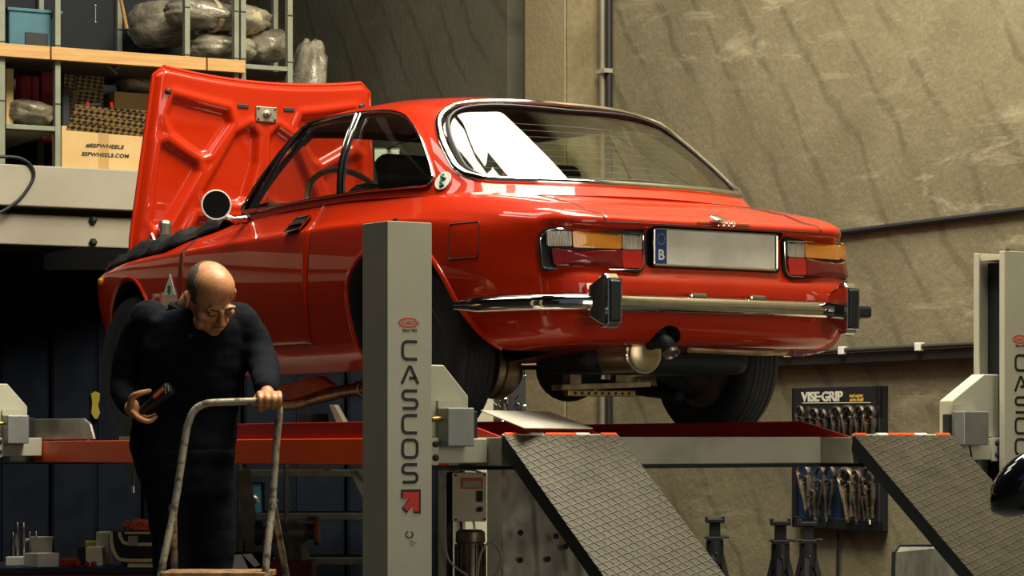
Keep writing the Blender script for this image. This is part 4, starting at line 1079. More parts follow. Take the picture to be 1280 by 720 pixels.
rack = thing('storage_rack', T(*rv(180, 205)), 'grey-green slotted steel storage rack on the mezzanine above the bonnet', 'rack')
zr0 = zt1-.0
def upright(px, v, w=.028):
    u = rv(px, 100, v)[0]; MB(T).box((u-w/2, v, zr0), (u+w/2, v+.04, 3.75)).build('upright', RK, rack, bevel=.002)
    for zz in (2.75, 3.05, 3.3): MB(T).box((u-w*.52, v-.002, zz), (u+w*.52, v+.001, zz+.006)).build('upright_joint', BLACK, rack)
for px in (3, 72.5, 234.5, 296, 304.5, 363): upright(px, VM+.05, .029 if px not in (296, 304) else .026)
for px in (52, 150, 260, 345): upright(px, VM+.95)
def bar(pa, pb, py, name='crossbar', h=.024, v=VM+.052):
    a = rv(pa, py, v); b = rv(pb, py, v); z = rv(pa, py, v)[2]
    MB(T).box((a[0], v+.002, z-h/2), (b[0], v+.035, z+h/2)).build(name, RK, rack, bevel=.002)
bar(8, 70, 157.5); bar(306, 361, 82.5)
MB(T).box((rv(-30,0)[0], VM+.10, rv(8,160)[2]-.01), (rv(70,0)[0], VM+.92, rv(8,160)[2]+.005)).build('shelf_panel', RK, rack)
zpl = rv(0, 62, VM+.03)[2]
MB(T).box((rv(-30,0)[0], VM+.10, zpl-.02), (rv(375,0)[0], VM+.92, zpl-.004)).build('shelf_panel', flat('dark_board', (.05,.045,.035), .7), rack)
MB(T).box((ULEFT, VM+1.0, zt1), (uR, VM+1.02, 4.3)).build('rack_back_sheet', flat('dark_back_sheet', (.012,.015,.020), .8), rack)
WOOD = mat('raw_timber', (.62,.36,.13), .55, col2=(.50,.27,.085), scale=4, stretch=(1,1,14), bump=.08)
for a, b, lab in ((-30, 62, 'left end length of raw timber batten fixed across the storage rack'), (64, 257, 'long middle timber batten across the storage rack, above the box'), (259, 306, 'short right-hand timber batten across the storage rack')):
    A = rv(a, 0, VM+.02); Bq = rv(b, 0, VM+.02); zc_ = rv(150, 66.5-0, VM+.02)[2]
    z_ = rv(0, 62, VM+.02)[2]
    o = BB((A[0], VM+.012, z_-.033), (Bq[0], VM+.048, z_+.033), 'timber_batten', WOOD, bevel=.002); tag(o, lab, 'timber batten', 'timber battens across the rack')
# --- things on the rack
PLAS = mat('bubble_wrap_film', (.40,.36,.26), .25, .1, col2=(.20,.175,.125), scale=7, mix=(.42,.60), bump=.8, bscale=45, spec=.9, coat=.6)
TAPE = flat('tan_parcel_tape', (.50,.40,.22), .5)
def bundle(pc, w, h, d, label, tilt=0, tapes=(), seed=0, v=VM+.45, T2=None):
    c = T(*bv(pc[0], pc[1], v)); s_ = F/ (bv(pc[0], pc[1], v)[1]*CB+bv(pc[0],pc[1],v)[0]*SB)
    M = Matrix.Rotation(BROT, 3, 'Z') @ Matrix.Rotation(math.radians(tilt), 3, 'Y')
    def f(dv):
        b = 1+.10*noise.noise(Vector((dv.x*3+seed, dv.y*3, dv.z*3)))+.05*noise.noise(Vector((dv.x*9, dv.y*9+seed, dv.z*9)))
        m_ = max(abs(dv.x)**1.0, abs(dv.z)); return b*(1+.18*(1-abs(abs(dv.x)-abs(dv.z))))
    o = MB().blob(c, (w/2/s_*.92, d/2, h/2/s_*.92), 28, 36, f, M).build('wrapped_panel', PLAS, None, smooth=True, angle=180)
    tag(o, label, 'wrapped parcel', 'plastic-wrapped parts on the rack')
    for t in tapes:
        x = t*w/2/s_*.92; rr = math.sqrt(max(.05, 1-t*t*.7))
        pth = [c+M@Vector((x+.012*math.sin(a*2), d/2*rr*1.10*math.cos(a), h/2/s_*.92*rr*1.17*math.sin(a))) for a in np.linspace(0, 2*PI, 22)[:-1]]
        # flat band
        mb = MB(); n = len(pth); e = M@Vector((.014,0,0)); vs = [[mb._v(p-e), mb._v(p+e)] for p in pth]
        for i in range(n): mb.face([vs[i][0], vs[i][1], vs[(i+1)%n][1], vs[(i+1)%n][0]])
        mb.build('parcel_tape', TAPE, o)
bundle((205, 30), 92, 62, .38, 'large plastic-wrapped bulge at the left of the wrapped car parts', -8, (), 1, VM+.72)
bundle((272, 22), 148, 40, .32, 'long wrapped parcel with tan tape bands, topmost on the rack', 2, (-.15,.18,.52,.62), 4, VM+.32)
bundle((278, 62), 92, 38, .30, 'grey wrapped parcel under the taped one, behind the double upright', 0, (), 7, VM+.36)
bundle((333, 58), 60, 44, .26, 'wrapped parcel leaning against the right-hand rack upright', -14, (), 9, VM+.34)
bundle((380, 126), 44, 166, .30, 'tall wrapped shape standing outside the right end of the rack', 9, (), 12, VM+.62)
bundle((35, 142), 62, 34, .3, 'crumpled clear plastic bag on the small left shelf', 6, (), 15, VM+.35)
bundle((168, 105), 50, 22, .2, 'dark crumpled wrapping lying on the plain brown carton', 0, (), 18, VM+.65)
# blue crate
BL = mat('blue_crate_plastic', (.045,.16,.20), .5, col2=(.03,.11,.15), scale=6)
def lbox(pa, pb, ytop, ybot, v0, d): 
    a = bv(pa, ybot, v0); b = bv(pb, ytop, v0); return (a[0], v0, a[2]), (b[0], v0+d, b[2])
a, b = lbox(11, 64, 13, 58, VM+.12, .35)
cr_ = thing('blue_crate', T(*a), 'blue plastic crate with a dark label recess, upper left of the rack', 'crate', BROT)
zc0 = a[2]; MB(T).box(a, b).build('crate_body', BL, cr_, bevel=.008); MB(T).box((a[0]-.01, a[1]-.01, b[2]-.018), (b[0]+.06, b[1]+.01, b[2])).build('crate_rim', BL, cr_, bevel=.004)
a2, b2 = lbox(32, 60, 42, 57, VM+.112, .01); MB(T).box(a2, b2).build('label_recess', BLACK, cr_)
# cardboard box with lettering and its houndstooth flap
CARD = mat('cardboard', (.64,.43,.18), .6, col2=(.55,.36,.14), scale=5)
a, b = lbox(77, 181, 163, 212, VM+.06, .16); a = (a[0], a[1], zt1+.001)
cbx = thing('cardboard_box', T(*a), 'open cardboard wheel box with black lettering, standing on the cream beam', 'box', BROT)
MB(T).box(a, b).build('box_body', CARD, cbx, bevel=.003)
um = (a[0]+b[0])/2; MB(T).box((um+.0-.028, a[1]-.0012, a[2]+.0), (um+.028, a[1]+.001, b[2]-.002)).build('tape_strip', mat('box_tape', (.50,.31,.11), .4), cbx)
exd = (T(1,0,0)-T(0,0,0)).normalized()
for txt, py, px, sz in (('#SSPWHEELS', 183, 131, .030), ('SSPWHEELS.COM', 194, 131.5, .030)):
    me = text_mesh(txt, sz, .0006, bold=.0010, shear=.18, spacing=1.05); w = me.vertices and max(v.co.x for v in me.vertices)*2
    k = (53 if txt[0] == '#' else 66)/s_px if False else (.210 if txt[0] == '#' else .262)/w
    me.transform(Matrix.Diagonal((k, .9, 1, 1)))
    place_mesh(me, tuple(T(*bv(px, py, VM+.0582))), exd, (0,0,1)); MB().mesh(me).build('lettering', INK, cbx)
def hound_mat():
    m = bpy.data.materials.new('houndstooth_print'); m.use_nodes = True; nt = m.node_tree; p = nt.nodes['Principled BSDF']; p.inputs['Roughness'].default_value = .6
    tc = nt.nodes.new('ShaderNodeTexCoord'); mp = nt.nodes.new('ShaderNodeMapping'); mp.inputs['Rotation'].default_value = (0, math.radians(38), 0); mp.inputs['Scale'].default_value = (1, 1, 1.6)
    ch = nt.nodes.new('ShaderNodeTexChecker'); ch.inputs['Scale'].default_value = 42; ch.inputs['Color1'].default_value = (.36,.22,.07,1); ch.inputs['Color2'].default_value = (.015,.015,.015,1)
    nt.links.new(tc.outputs['Object'], mp.inputs[0]); nt.links.new(mp.outputs[0], ch.inputs[0]); nt.links.new(ch.outputs[0], p.inputs['Base Color']); return m
HND = hound_mat()
f1 = [T(*bv(83, 163, VM+.06)), T(*bv(181, 171, VM+.06)), T(*bv(190, 139, VM-.02)), T(*bv(95, 131, VM-.02))]
# flap tips back: same place, leaning into the rack
f1 = [T(b_[0], VM+.062, b[2]) if False else q_ for b_, q_ in zip([b]*4, f1)]
MB().prism(f1, (0,.006,0)).build('box_flap', HND, cbx)
o = MB(T); a, b = lbox(143, 186, 117, 140, VM+.55, .2); a = (a[0], a[1], zt1+.001); o.box(a, b); tag(o.build('cardboard_box', CARD, None, bevel=.003), 'plain brown carton standing behind the houndstooth box flap', 'box')
o = MB(T); a, b = lbox(80, 130, 94, 113, VM+.62, .2); a = (a[0], a[1], zt1+.001); o.box(a, b); tag(o.build('patterned_box', HND, None), 'second houndstooth-patterned box at the back of the rack bay', 'box')
o = MB(T); a, b = lbox(78, 88, 108, 160, VM+.30, .1); a = (a[0], a[1], zt1+.001); o.box(a, b); tag(o.build('black_box', flat('dark_navy_plastic', (.02,.024,.034), .6), None, bevel=.008), 'dark navy case beside the rack upright, left of the houndstooth flap', 'case')
P = [bv(90,114,VM+.30), bv(122,112,VM+.30), bv(126,130,VM+.30), bv(93,132,VM+.30)]
o = MB().tube([T(*q) for q in P], .008, 6, closed=True); o.cyl(T(*bv(110,131,VM+.3)), T(bv(110,131,VM+.3)[0], VM+.3, zt1), .006); tag(o.build('steel_bracket', mat('dull_green_metal', (.12,.16,.13), .4, .4), None), 'small dull green metal frame poking up behind the box flap', 'frame')
for i, (px, py) in enumerate(((109,127),(139,128))):
    o = MB(); o.tube([T(*bv(px,py,VM+.22)), T(*bv(px+4,py+40,VM+.22))], .010, 8); tag(o.build('red_tool_handle', REDP, None, smooth=True), ['red tool handle standing left behind the box flap','red tool handle standing right behind the box flap'][i], 'tool handle', 'red handles')  # plain red handles, rest of the tool not modelled
for px0, px1, y0, y1, lab in ((26,40,94,110,'dark red bag at the back of the left rack bay, left piece'),(40,50,95,112,'dark red strap hanging at the back of the left rack bay'),(52,70,88,112,'dark red case at the back of the left rack bay, right piece')):
    a, b = lbox(px0, px1, y0, y1, VM+.55, .1); a = (a[0], a[1], rv(8,160)[2]+.006); o = MB(T).box(a, b); tag(o.build('red_case', mat('dull_red_fabric', (.28,.02,.025), .7), None, bevel=.012), lab, 'case')
a, b = lbox(8, 17, 86, 112, VM+.3, .12); a = (a[0], a[1], rv(8,160)[2]+.006); tag(MB(T).box(a, b).build('yellow_carton', CARD, None, bevel=.002), 'narrow yellowish carton at the left edge of the small shelf', 'box')
# hanging tool odds in the dark bay
o = MB(); o.tube(cr([T(*bv(150,-5,VM+.3)), T(*bv(154,15,VM+.3)), T(*bv(158,36,VM+.3))], 4), [.014+.006*k/8 for k in range(9)], 8, flat=.5); tag(o.build('wooden_tool_handle', WOOD, None, smooth=True), 'wooden tool handle hanging beside the wrapped parts', 'tool')  # bare wooden handle without a tool head
o = MB(); o.tube([T(*bv(119,6,VM+.3)), T(*bv(119,29,VM+.3))], .004, 6); o.blob(T(*bv(119,7,VM+.3)), (.009,.009,.009), 6, 8); o.blob(T(*bv(119,28,VM+.3)), (.009,.009,.009), 6, 8); tag(o.build('chrome_latch', CHROME, None, smooth=True), 'small chrome rod hanging in the dark upper bay', 'rod')
o = MB(); o.tube(cr([T(*bv(130,76,VM+.2)), T(*bv(138,84,VM+.2)), T(*bv(147,92,VM+.2))], 4), .010, 8); o.tube([T(*bv(140,88,VM+.2)), T(*bv(150,82,VM+.2))], .008, 6); tag(o.build('spanner', STEEL, None, smooth=True), 'steel spanner hanging below the timber batten', 'spanner')
# black cable hanging over the cream beam
cabp = [bv(-2,196,VM+.0), bv(22,197,VM-.01), bv(38,206,VM-.012), bv(42,222,VM-.012), bv(28,245,VM-.012), bv(10,260,VM-.012), bv(-6,268,VM-.012)]
tag(MB().tube(cr([T(*q) for q in cabp], 6), .0085, 8).build('black_hose', BLACK, None, smooth=True), 'black cable looping down over the cream mezzanine beam', 'cable')
# ------------------------------------------------------------------ plier display board on the wall
bx = lambda px, py, off=.045: T(*bu(px, py, UW-off))
zA, zB_ = bu(1045, 484, UW)[2], bu(1045, 661, UW)[2]; v0, v1 = bu(990.5, 560, UW-.045)[1], bu(1100, 560, UW-.045)[1]
board = thing('plier_display_board', T(UW-.02, (v0+v1)/2, zB_), 'black and blue plier display board hanging on the concrete wall', 'display board')
BD = flat('board_black', (.010,.011,.014), .45); BDB = flat('board_blue', (.006,.030,.085), .5)
MB(T).box((UW-.03, v1+.01, zB_+.01), (UW-.004, v0-.01, zA-.01)).build('back_panel', BDB, board)
fr = .03
for q in (((UW-.05, v1, zB_), (UW-.001, v1+fr, zA)), ((UW-.05, v0-fr, zB_), (UW-.028, v0, zA)), ((UW-.05, v1, zA-.145), (UW-.026, v0, zA)), ((UW-.05, v1, zB_), (UW-.026, v0, zB_+.05)), ((UW-.0500, v1, .98), (UW-.026, v1+.28, 1.03))): MB(T).box(*q).build('frame_rail', BD, board, bevel=.004)
MB(T).box((UW-.040, v1+.03, zB_+.05), (UW-.0295, v1+.31, zA-.14)).build('dark_panel', BD, board)
ew = (T(0,-1,0)-T(0,0,0)).normalized()
zt_h = bu(1020, 497, UW-.052)[2]
me = text_mesh('VISE·GRIP', .060, .0008, bold=.0022, spacing=.95, align='LEFT'); w = max(v.co.x for v in me.vertices); kk = (bu(1002,497,UW-.052)[1]-bu(1053.5,497,UW-.052)[1])/w
me.transform(Matrix.Diagonal((kk, 1.0, 1, 1))); place_mesh(me, tuple(bx(1002, 497, .052)), ew, (0,0,1)); MB().mesh(me).build('title_lettering', mat('pale_print', (.60,.57,.47), .5), board)
YP = flat('yellow_print', (.55,.36,.05), .5)
for txt, py in (('tool center', 495), ('centre d\'outil', 500)):
    me = text_mesh(txt, .022, .0008, bold=.0008, align='LEFT'); w = max(v.co.x for v in me.vertices); kk = (bu(1062,497,UW-.052)[1]-bu(1079,497,UW-.052)[1])/w
    me.transform(Matrix.Diagonal((kk, 1, 1, 1))); place_mesh(me, tuple(bx(1062, py, .052)), ew, (0,0,1)); MB().mesh(me).build('subtitle_lettering', YP, board)
MB().tube([bx(1003,504,.052), bx(1088,503.5,.052)], .0015, 4).build('title_rule', MATS['pale_print'], board)
NICK = mat('nickel_tool_steel', (.72,.62,.46), .25, .9, col2=(.42,.34,.23), scale=30)
NICKD = mat('dark_tool_steel', (.38,.34,.28), .3, .9, col2=(.15,.13,.1), scale=30)
def plier(px, ytop, ybot, lean, big, lab, m):
    """locking plier hung jaws up"""
    o_ = thing('locking_plier', T(*bu(px, ybot, UW-.065)), lab, 'plier', group='locking pliers on the display board')
    L = (ybot-ytop); w = big
    def P(a, b, off=.065): return T(*bu(px+a*w*3.2+lean*b, ytop+b*L, UW-off))
    j = MB(); j.tube(cr([P(-1.2,.30), P(-1.8,.16), P(-.9,.02), P(-.1,.0)], 5), .011*w, 8, flat=.6); j.build('jaw', m, o_, smooth=True)
    j = MB(); j.tube(cr([P(1.0,.30), P(1.7,.16), P(.9,.03), P(.1,.0)], 5), .010*w, 8, flat=.6); j.build('jaw', m, o_, smooth=True)
    j = MB(); j.tube(cr([P(-1.5,.28), P(-1.0,.5), P(-.6,.8), P(-.3,1.0)], 5), [.012*w]*8+[.008*w]*8, 8, flat=.7); j.build('handle', m, o_, smooth=True)
    j = MB(); j.tube(cr([P(1.5,.28), P(1.5,.5), P(.9,.8), P(.9,.94)], 5), [.013*w]*8+[.009*w]*8, 8, flat=.7); j.build('handle', m, o_, smooth=True)
    for a, b in ((-1,.25),(.9,.27),(.1,.34),(.2,.42)): MB().lathe([(.006*w,-.01),(.006*w,.012),(0,.014)], P(a,b,.068), (T(-1,0,0)-T(0,0,0)).normalized(), 8).build('rivet', CHROME, o_)
    MB().cyl(P(-.3,.97), P(-.3,1.05), .006*w, 8).build('adjusting_screw', CHROME, o_)
    MB().cyl(P(0,.12,.068), P(0,.12,.034), .003, 6).build('hanging_peg', BLACK, o_)
LB = ['at the left end of the lower row', 'small one second in the lower row', 'third in the lower row', 'fourth in the lower row, left of the big bright one', 'big bright one in the middle of the lower row', 'dark one right of the big bright one', 'thin dark one second from the right in the lower row', 'at the right end of the lower row']
for (px, a, b, ln, bg, mm_), l in zip(((1004,580,638,5,1.2,NICK),(1014,612,645,0,.8,NICKD),(1026,584,648,-6,1.1,NICKD),(1038,583,648,-4,1.1,NICKD),(1057.5,586,650,4,1.5,NICK),(1070,588,652,2,1.0,NICKD),(1080,606,650,2,.8,NICKD),(1085,585,652,3,1.1,NICKD)), LB): plier(px, a, b, ln, bg, 'locking plier '+l, mm_)
for (px, a, b, bg), l in zip(((1000,508,560,.8),(1018,511,560,.9),(1028,512,560,.8),(1046,509,560,1.0),(1060,508,560,1.2),(1075,508,560,1.0),(1087,508,560,1.1)), ('leftmost','second from left','third from left','middle','third from right','second from right','rightmost')):
    plier(px, a, b, 0, bg, 'locking plier of the upper row, jaws just above the red rail, %s' % l, NICKD)
# chain under the board
tag(MB().tube([wallpt(1047, 664, .02), wallpt(1047, 760, .02)], .008, 6).build('wall_chain', BLACK, None), 'thin dark chain hanging down the wall below the display board', 'chain')
# ------------------------------------------------------------------ jack stands
def jack_stand(px, ytop, D, label, k=1.0):
    top = at(px, ytop, D); g = Vector((top.x, top.y, 0)); t = thing('jack_stand', g, label, 'jack stand', group='black jack stands by the wall')
    z = top.z; R = cam2w(1,0,0)-cam2w(0,0,0)
    m = MB(); m.obox(Vector((top.x,top.y,z-.010)), .082*k, .07, .018, Matrix.Rotation(-TH,3,'Z')); 
    for s in (-1,1): m.obox(Vector((top.x,top.y,z+.002))+R*s*.036*k, .010, .07, .016, Matrix.Rotation(-TH,3,'Z'))
    m.build('saddle', BD, t, bevel=.003)
    MB().obox(Vector((top.x,top.y,z-.12)), .046*k, .046*k, .20, Matrix.Rotation(-TH,3,'Z')).build('ratchet_post', BD, t, bevel=.003)
    MB().obox(Vector((top.x,top.y,z-.088)), .068*k, .068*k, .018, Matrix.Rotation(-TH,3,'Z')).build('collar', BD, t, bevel=.003)
    MB().cyl(Vector((top.x,top.y,z-.082))-R*.045*k, Vector((top.x,top.y,z-.080))+R*.062*k, .006, 8).build('pawl_handle', BD, t)
    MB().tube([g+Vector((0,0,z-.095)), g+Vector((0,0,z-.20))], [.038*k,.040*k], 12).build('sleeve', BD, t, smooth=True, angle=40)
    for a in range(4):
        w = PI/4+a*PI/2; e = Vector((math.cos(w), math.sin(w), 0))
        MB().tube([g+e*.022+Vector((0,0,z-.16)), g+e*.14+Vector((0,0,.01))], [.020,.022], 6).build('leg', BD, t)
        MB().obox(g+e*.145+Vector((0,0,.006)), .06, .06, .012).build('foot', BD, t)
    f = MB(); w_ = (z-.20); f.tube([g+Vector((0,0,w_+.02)), g+Vector((0,0,.10))], [.032*k,.10], 4); f.build('gusset', BD, t)
    MB().lathe([(0,0),(.006,0),(.006,.006),(0,.008)], Vector((top.x,top.y,z-.15))-(cam2w(0,1,0)-cam2w(0,0,0))*.038, -(cam2w(0,1,0)-cam2w(0,0,0)), 8).build('pin', CHROME, t)
jack_stand(893.5, 648, 11.5, 'black jack stand just right of the nearer ramp')
jack_stand(975.5, 651, 10.9, 'black jack stand left of the pair below the display board')
jack_stand(1010, 652, 11.6, 'black jack stand right of the pair below the display board')
# grey tray leaning at the foot of the wall
tp4 = [at(1112, 760, 10.4), at(1117, 690, 10.45), at(1124, 682, 10.5), at(1205, 681, 10.5), at(1215, 760, 10.4)]
zz = [Vector(p) for p in tp4]; zz[0].z = .0; zz[-1].z = .0
tr_ = MB().prism([tuple(p) for p in zz], tuple((cam2w(0,1,0)-cam2w(0,0,0))*.02)).build('grey_tray', mat('scratched_tray_grey', (.20,.195,.16), .45, .3, col2=(.13,.125,.10), scale=12, stretch=(4,4,1)), None, bevel=.003)
tag(tr_, 'scratched grey metal tray leaning upright below the right-hand ramp', 'tray')
MB().tube([p-(cam2w(0,1,0)-cam2w(0,0,0))*.002 for p in zz], .008, 6).build('tray_rim', BLACK, tr_)
# ------------------------------------------------------------------ hydraulic unit and dented floor pan behind the near ramp
DU = 10.9
ctl = thing('hydraulic_unit', Vector((*at(590, 700, DU)[:2], 0)), 'cream control box over a finned electric motor, right of the lettered post', 'hydraulic unit')
MC = Matrix.Rotation(-TH, 3, 'Z'); fw = cam2w(0,1,0)-cam2w(0,0,0); rt = cam2w(1,0,0)-cam2w(0,0,0)
def cbox(p0, p1, D, d, name, m, parent, bevel=.004, zb=None):
    """box facing the lift's approach side, spanning two measured corners"""
    a, b = at(*p0, D), at(*p1, D); c = (a+b)/2+fw*d/2; w = (b-a).dot(rt); h = abs(b.z-a.z)
    if zb is not None: top = max(a.z, b.z); h = top-zb; c.z = zb+h/2
    return MB().obox(c, w, d, h, MC).build(name, m, parent, bevel=bevel)
CBX = mat('cream_enclosure', (.66,.59,.43), .5, col2=(.56,.49,.35), scale=7)
cbox((565,591),(608,652), DU-.06, .14, 'control_box', CBX, ctl)
bxo = [o for o in ctl.children if o.name.startswith('control_box')][0]
cbox((576.5,597),(603.5,611), DU-.064, .003, 'warning_label', flat('label_orange', (.60,.12,.02), .5), bxo, 0)
cbox((578.5,601),(601.5,609.5), DU-.0655, .002, 'label_panel', mat('label_grey', (.42,.38,.30), .5), bxo, 0)
cbox((597,613.5),(603.5,627), DU-.074, .015, 'rocker_switch', BLACK, bxo, .002)
MB().lathe([(.011,0),(.011,.012),(.008,.016),(0,.016)], at(600.5, 636.5, DU-.062), -fw, 14).build('push_button', BLACK, bxo)
for p in ((570,594),(606,593.5),(570,649.5),(606,649)): MB().lathe([(.0045,0),(.0045,.004),(0,.005)], at(*p, DU-.062), -fw, 8).build('box_screw', BLACK, bxo)
cbox((609,585),(626,700), DU+.02, .06, 'stand_column', LGD, ctl, zb=0)
cbox((558,590),(566,700), DU+.02, .03, 'stand_column', DARK, ctl, zb=0)
mo = MB(); c = at(588, 700, DU); c.z = .0; c = Vector((c.x,c.y,0)); zt5 = at(588,662,DU).z
mo.lathe([(0,zt5),(.045,zt5),(.060,zt5-.010),(.062,zt5-.05),(.056,zt5-.055),(.056,.16),(.075,.15),(.075,.10),(0,.10)][::-1], c, (0,0,1), 28); moo = mo.build('motor_body', mat('dull_motor_alloy', (.24,.19,.13), .4, .6, col2=(.13,.10,.07), scale=14), ctl, smooth=True, angle=40)
for k in range(18): w = 2*PI*k/18; MB().obox(c+Vector((math.cos(w)*.060, math.sin(w)*.060, zt5-.16)), .012, .003, .20, Matrix.Rotation(w, 3, 'Z')).build('cooling_fin', moo.data.materials[0], moo)
MB().lathe([(.10,0),(.10,.11),(.0,.12)], c, (0,0,1), 24).build('oil_tank', DARK, ctl, smooth=True, angle=40)
CAB = flat('pale_cable', (.38,.36,.30), .5)
MB().tube(cr([at(592,652,DU-.02), at(593,660,DU-.02), at(592,668,DU-.03)], 4), .006, 6).build('feed_cable', WHITE, ctl, smooth=True)
MB().tube(cr([at(*p, DU-.14) for p in ((556,612),(556,650),(558,690),(566,706),(585,720))], 6), .005, 6).build('pale_hose', CAB, ctl, smooth=True)
MB().tube(cr([at(*p, DU-.15) for p in ((597,722),(600,695),(610,679),(621,682),(627,698),(622,716),(612,724))], 6), .0055, 6).build('pale_hose', CAB, ctl, smooth=True)
MB().tube(cr([at(*p, DU-.0) for p in ((566,592),(575,587),(592,588),(604,592))], 5), .005, 6).build('pale_hose', CAB, ctl, smooth=True)
# galvanised panel
GALV = mat('dented_galvanised_sheet', (.82,.79,.66), .42, .0, col2=(.50,.48,.39), scale=5, bump=.5, bscale=9)
rows = []; DG = 11.3
quad = [at(622, 578, DG), at(712, 575, DG), at(760, 760, DG-.25), at(630, 760, DG-.25)]
for i in range(41):
    row = []
    for j_ in range(51):
        s, t = i/40, j_/50
        p = quad[0]*(1-s)*(1-t)+quad[1]*s*(1-t)+quad[2]*s*t+quad[3]*(1-s)*t
        h = .0
        for cs, wd, t0, t1 in ((.42,.028,.12,.85),(.72,.028,.25,.75),(.86,.03,.5,1)):
            if t0 < t < t1: h += .022*math.exp(-((s-cs+.12*(t-.5))/wd)**2)
        h += .030*noise.noise(Vector((s*3, t*4, .3)))+.012*noise.noise(Vector((s*9, t*11, 2)))
        h += .05*max(0, 1-math.hypot((s+.02)/.22, (t-.78)/.30))
        row.append(p-fw*h)
    rows.append(row)
gp = MB(); gp.grid(rows); gpo = gp.build('floor_pan_panel', GALV, None, smooth=True, angle=180, thick=.003)
tag(gpo, 'dented bare metal car floor panel standing behind the nearer ramp', 'metal panel')
for p in ((699+8,683),(695,676-6),(650.5,666),(650.5,700),(685,699)):
    q = at(*p, DG-.20); MB().lathe([(0,-.002),(.013,-.002),(.013,.004),(0,.004)], q, -fw, 12).build('drain_hole', BLACK, gpo)
# shiny small tools on a dark board seen under the tail
tbn = thing('tool_board', Vector((*at(620, 520, 13.6)[:2], 0)), 'dark board crowded with shiny small tools, glimpsed under the car', 'tool board')
cbox((585,470),(657,560), 13.6, .04, 'panel', flat('dark_pegboard', (.02,.022,.026), .6), tbn, zb=0)
random.seed(3)
for k in range(46):
    x = 588+random.random()*66; y = 486+random.random()*40; L = 3+random.random()*9; a = random.random()*3
    p = at(x, y, 13.57); q = at(x+L*math.cos(a)*.6, y+L*math.sin(a), 13.57); MB().tube([p, q], .004+.005*random.random(), 6).build('small_tool', CHROME if k % 3 else NICK, tbn)
# black door mirror of a neighbouring car, right edge of the photo
DM = 6.2; GB = flat('black_gloss_paint', (.008,.009,.011), .08, coat=1)
dr_ = thing('black_car_door', Vector((*at(1400, 600, DM)[:2], 0)), 'glossy black car door with its mirror housing, at the right edge of the photo', 'car door')
pts = [at(1345,600,DM), at(1500,600,DM)]
dp = MB(); P = [(0,.12),(.9,.10),(.95,.75),(.88,.90),(.05,.93),(-.02,.70)]
dp.prism([tuple(pts[0]+rt*a+Vector((0,0,b-pts[0].z))) for a, b in P], tuple(fw*.12)); dp.build('door_panel', GB, dr_, bevel=.03)
MB().box(tuple(Vector((pts[0].x+.1, pts[0].y-.1, 0))), tuple(Vector((pts[0].x+.5, pts[0].y+.1, .13)))).build('support_block', WOOD, dr_)
mc2 = at(1284, 604, DM); Mm = MC @ Matrix.Rotation(math.radians(-38), 3, 'Y')
mh = MB().blob(mc2, (.106,.07,.066), 18, 28, lambda d: 1+.10*d.x*abs(d.z), Mm).build('mirror_housing', GB, dr_, smooth=True, angle=180)
MB().tube([mc2+rt*.05, at(1335,625,DM)+fw*.03, at(1352,640,DM)+fw*.05], [.03,.026,.03], 10).build('mirror_arm', GB, dr_, smooth=True)
# ------------------------------------------------------------------ mechanic
DMN = 9.2
SKIN = mat('skin', (.50,.235,.105), .45, col2=(.43,.185,.08), scale=30, bump=.06, spec=.4)
KNIT = mat('black_navy_pullover', (.0055,.007,.011), .9, col2=(.003,.004,.007), scale=60, spec=.12, bump=.25, bscale=160)
TROU = mat('dark_navy_trousers', (.006,.008,.014), .9, col2=(.004,.005,.009), scale=30, spec=.12, bump=.2, bscale=90)
HAIR = mat('grey_cropped_hair', (.085,.070,.052), .8, col2=(.03,.024,.018), scale=90, bump=.5, bscale=200)
def mp_(px, py, dd=0): return at(px, py, DMN+dd)
man = thing('person', Vector((*mp_(228, 700)[:2], 0)), 'balding man in dark pullover and trousers looking down, one hand on the stepladder', 'person')
def limb(mb, P, R, n=14, flat=None):
    Q = cr(P, 5); RR = [float(x) for x in np.interp(np.linspace(0, len(R)-1, len(Q)), range(len(R)), R)]
    mb.tube(Q, RR, n, flat=flat)
    mb.blob(Q[0], (RR[0],)*3, 8, 12); mb.blob(Q[-1], (RR[-1],)*3, 8, 12)
def trunk(mb, rows, grow=0):
    """rows: (px, py, dd, half width, half depth) from the top down"""
    G = []
    rr = cr([(*mp_(a, b, c), w, d) for a, b, c, w, d in rows], 4)
    for q in rr:
        c = Vector(q[:3]); w, d = q[3]+grow, q[4]+grow
        ring = [c+rt*(w*math.copysign(abs(math.cos(t))**.85, math.cos(t)))+fw*(d*math.sin(t)) for t in np.linspace(0, 2*PI, 29)]
        G.append(ring)
    mb.grid(G); mb.face([mb._v(p) for p in G[0][:-1]]); mb.face([mb._v(p) for p in G[-1][:-1]])
TR = [(245,386,-.03,.07,.06),(244,394,-.01,.135,.085),(243,408,0,.178,.105),(242,440,.01,.185,.120),(238,480,.02,.180,.125),(232,520,.03,.178,.128),(228,560,.03,.180,.130),(232,590,.03,.160,.122),(236,622,.03,.148,.115)]
ARM_L = [(188,402,.02),(166,440,.05),(156,484,.04),(163,506,-.05)]
ARM_R = [(296,404,.02),(317,432,.02),(331,462,-.06),(333,486,-.24)]
def arms(mb, g=0, cut=0):
    limb(mb, [mp_(*p) for p in ARM_L], [.072+g,.058+g,.048+g,.036+g*1.2], 16)
    limb(mb, [mp_(*p) for p in ARM_R], [.072+g,.058+g,.048+g,.036+g*1.2], 16)
def legs(mb, g=0):
    for a in ((-1, 212, 218, 218), (1, 256, 264, 262)):
        P = [mp_(a[1], 585, .03), mp_(a[2], 668, .02), mp_(a[2], 745, .0), Vector((*mp_(a[3], 800, .05)[:2], .32)), Vector((*mp_(a[3], 800, .06)[:2], .09))]
        limb(mb, P, [.088+g,.082+g,.062+g,.056+g,.042+g], 16)
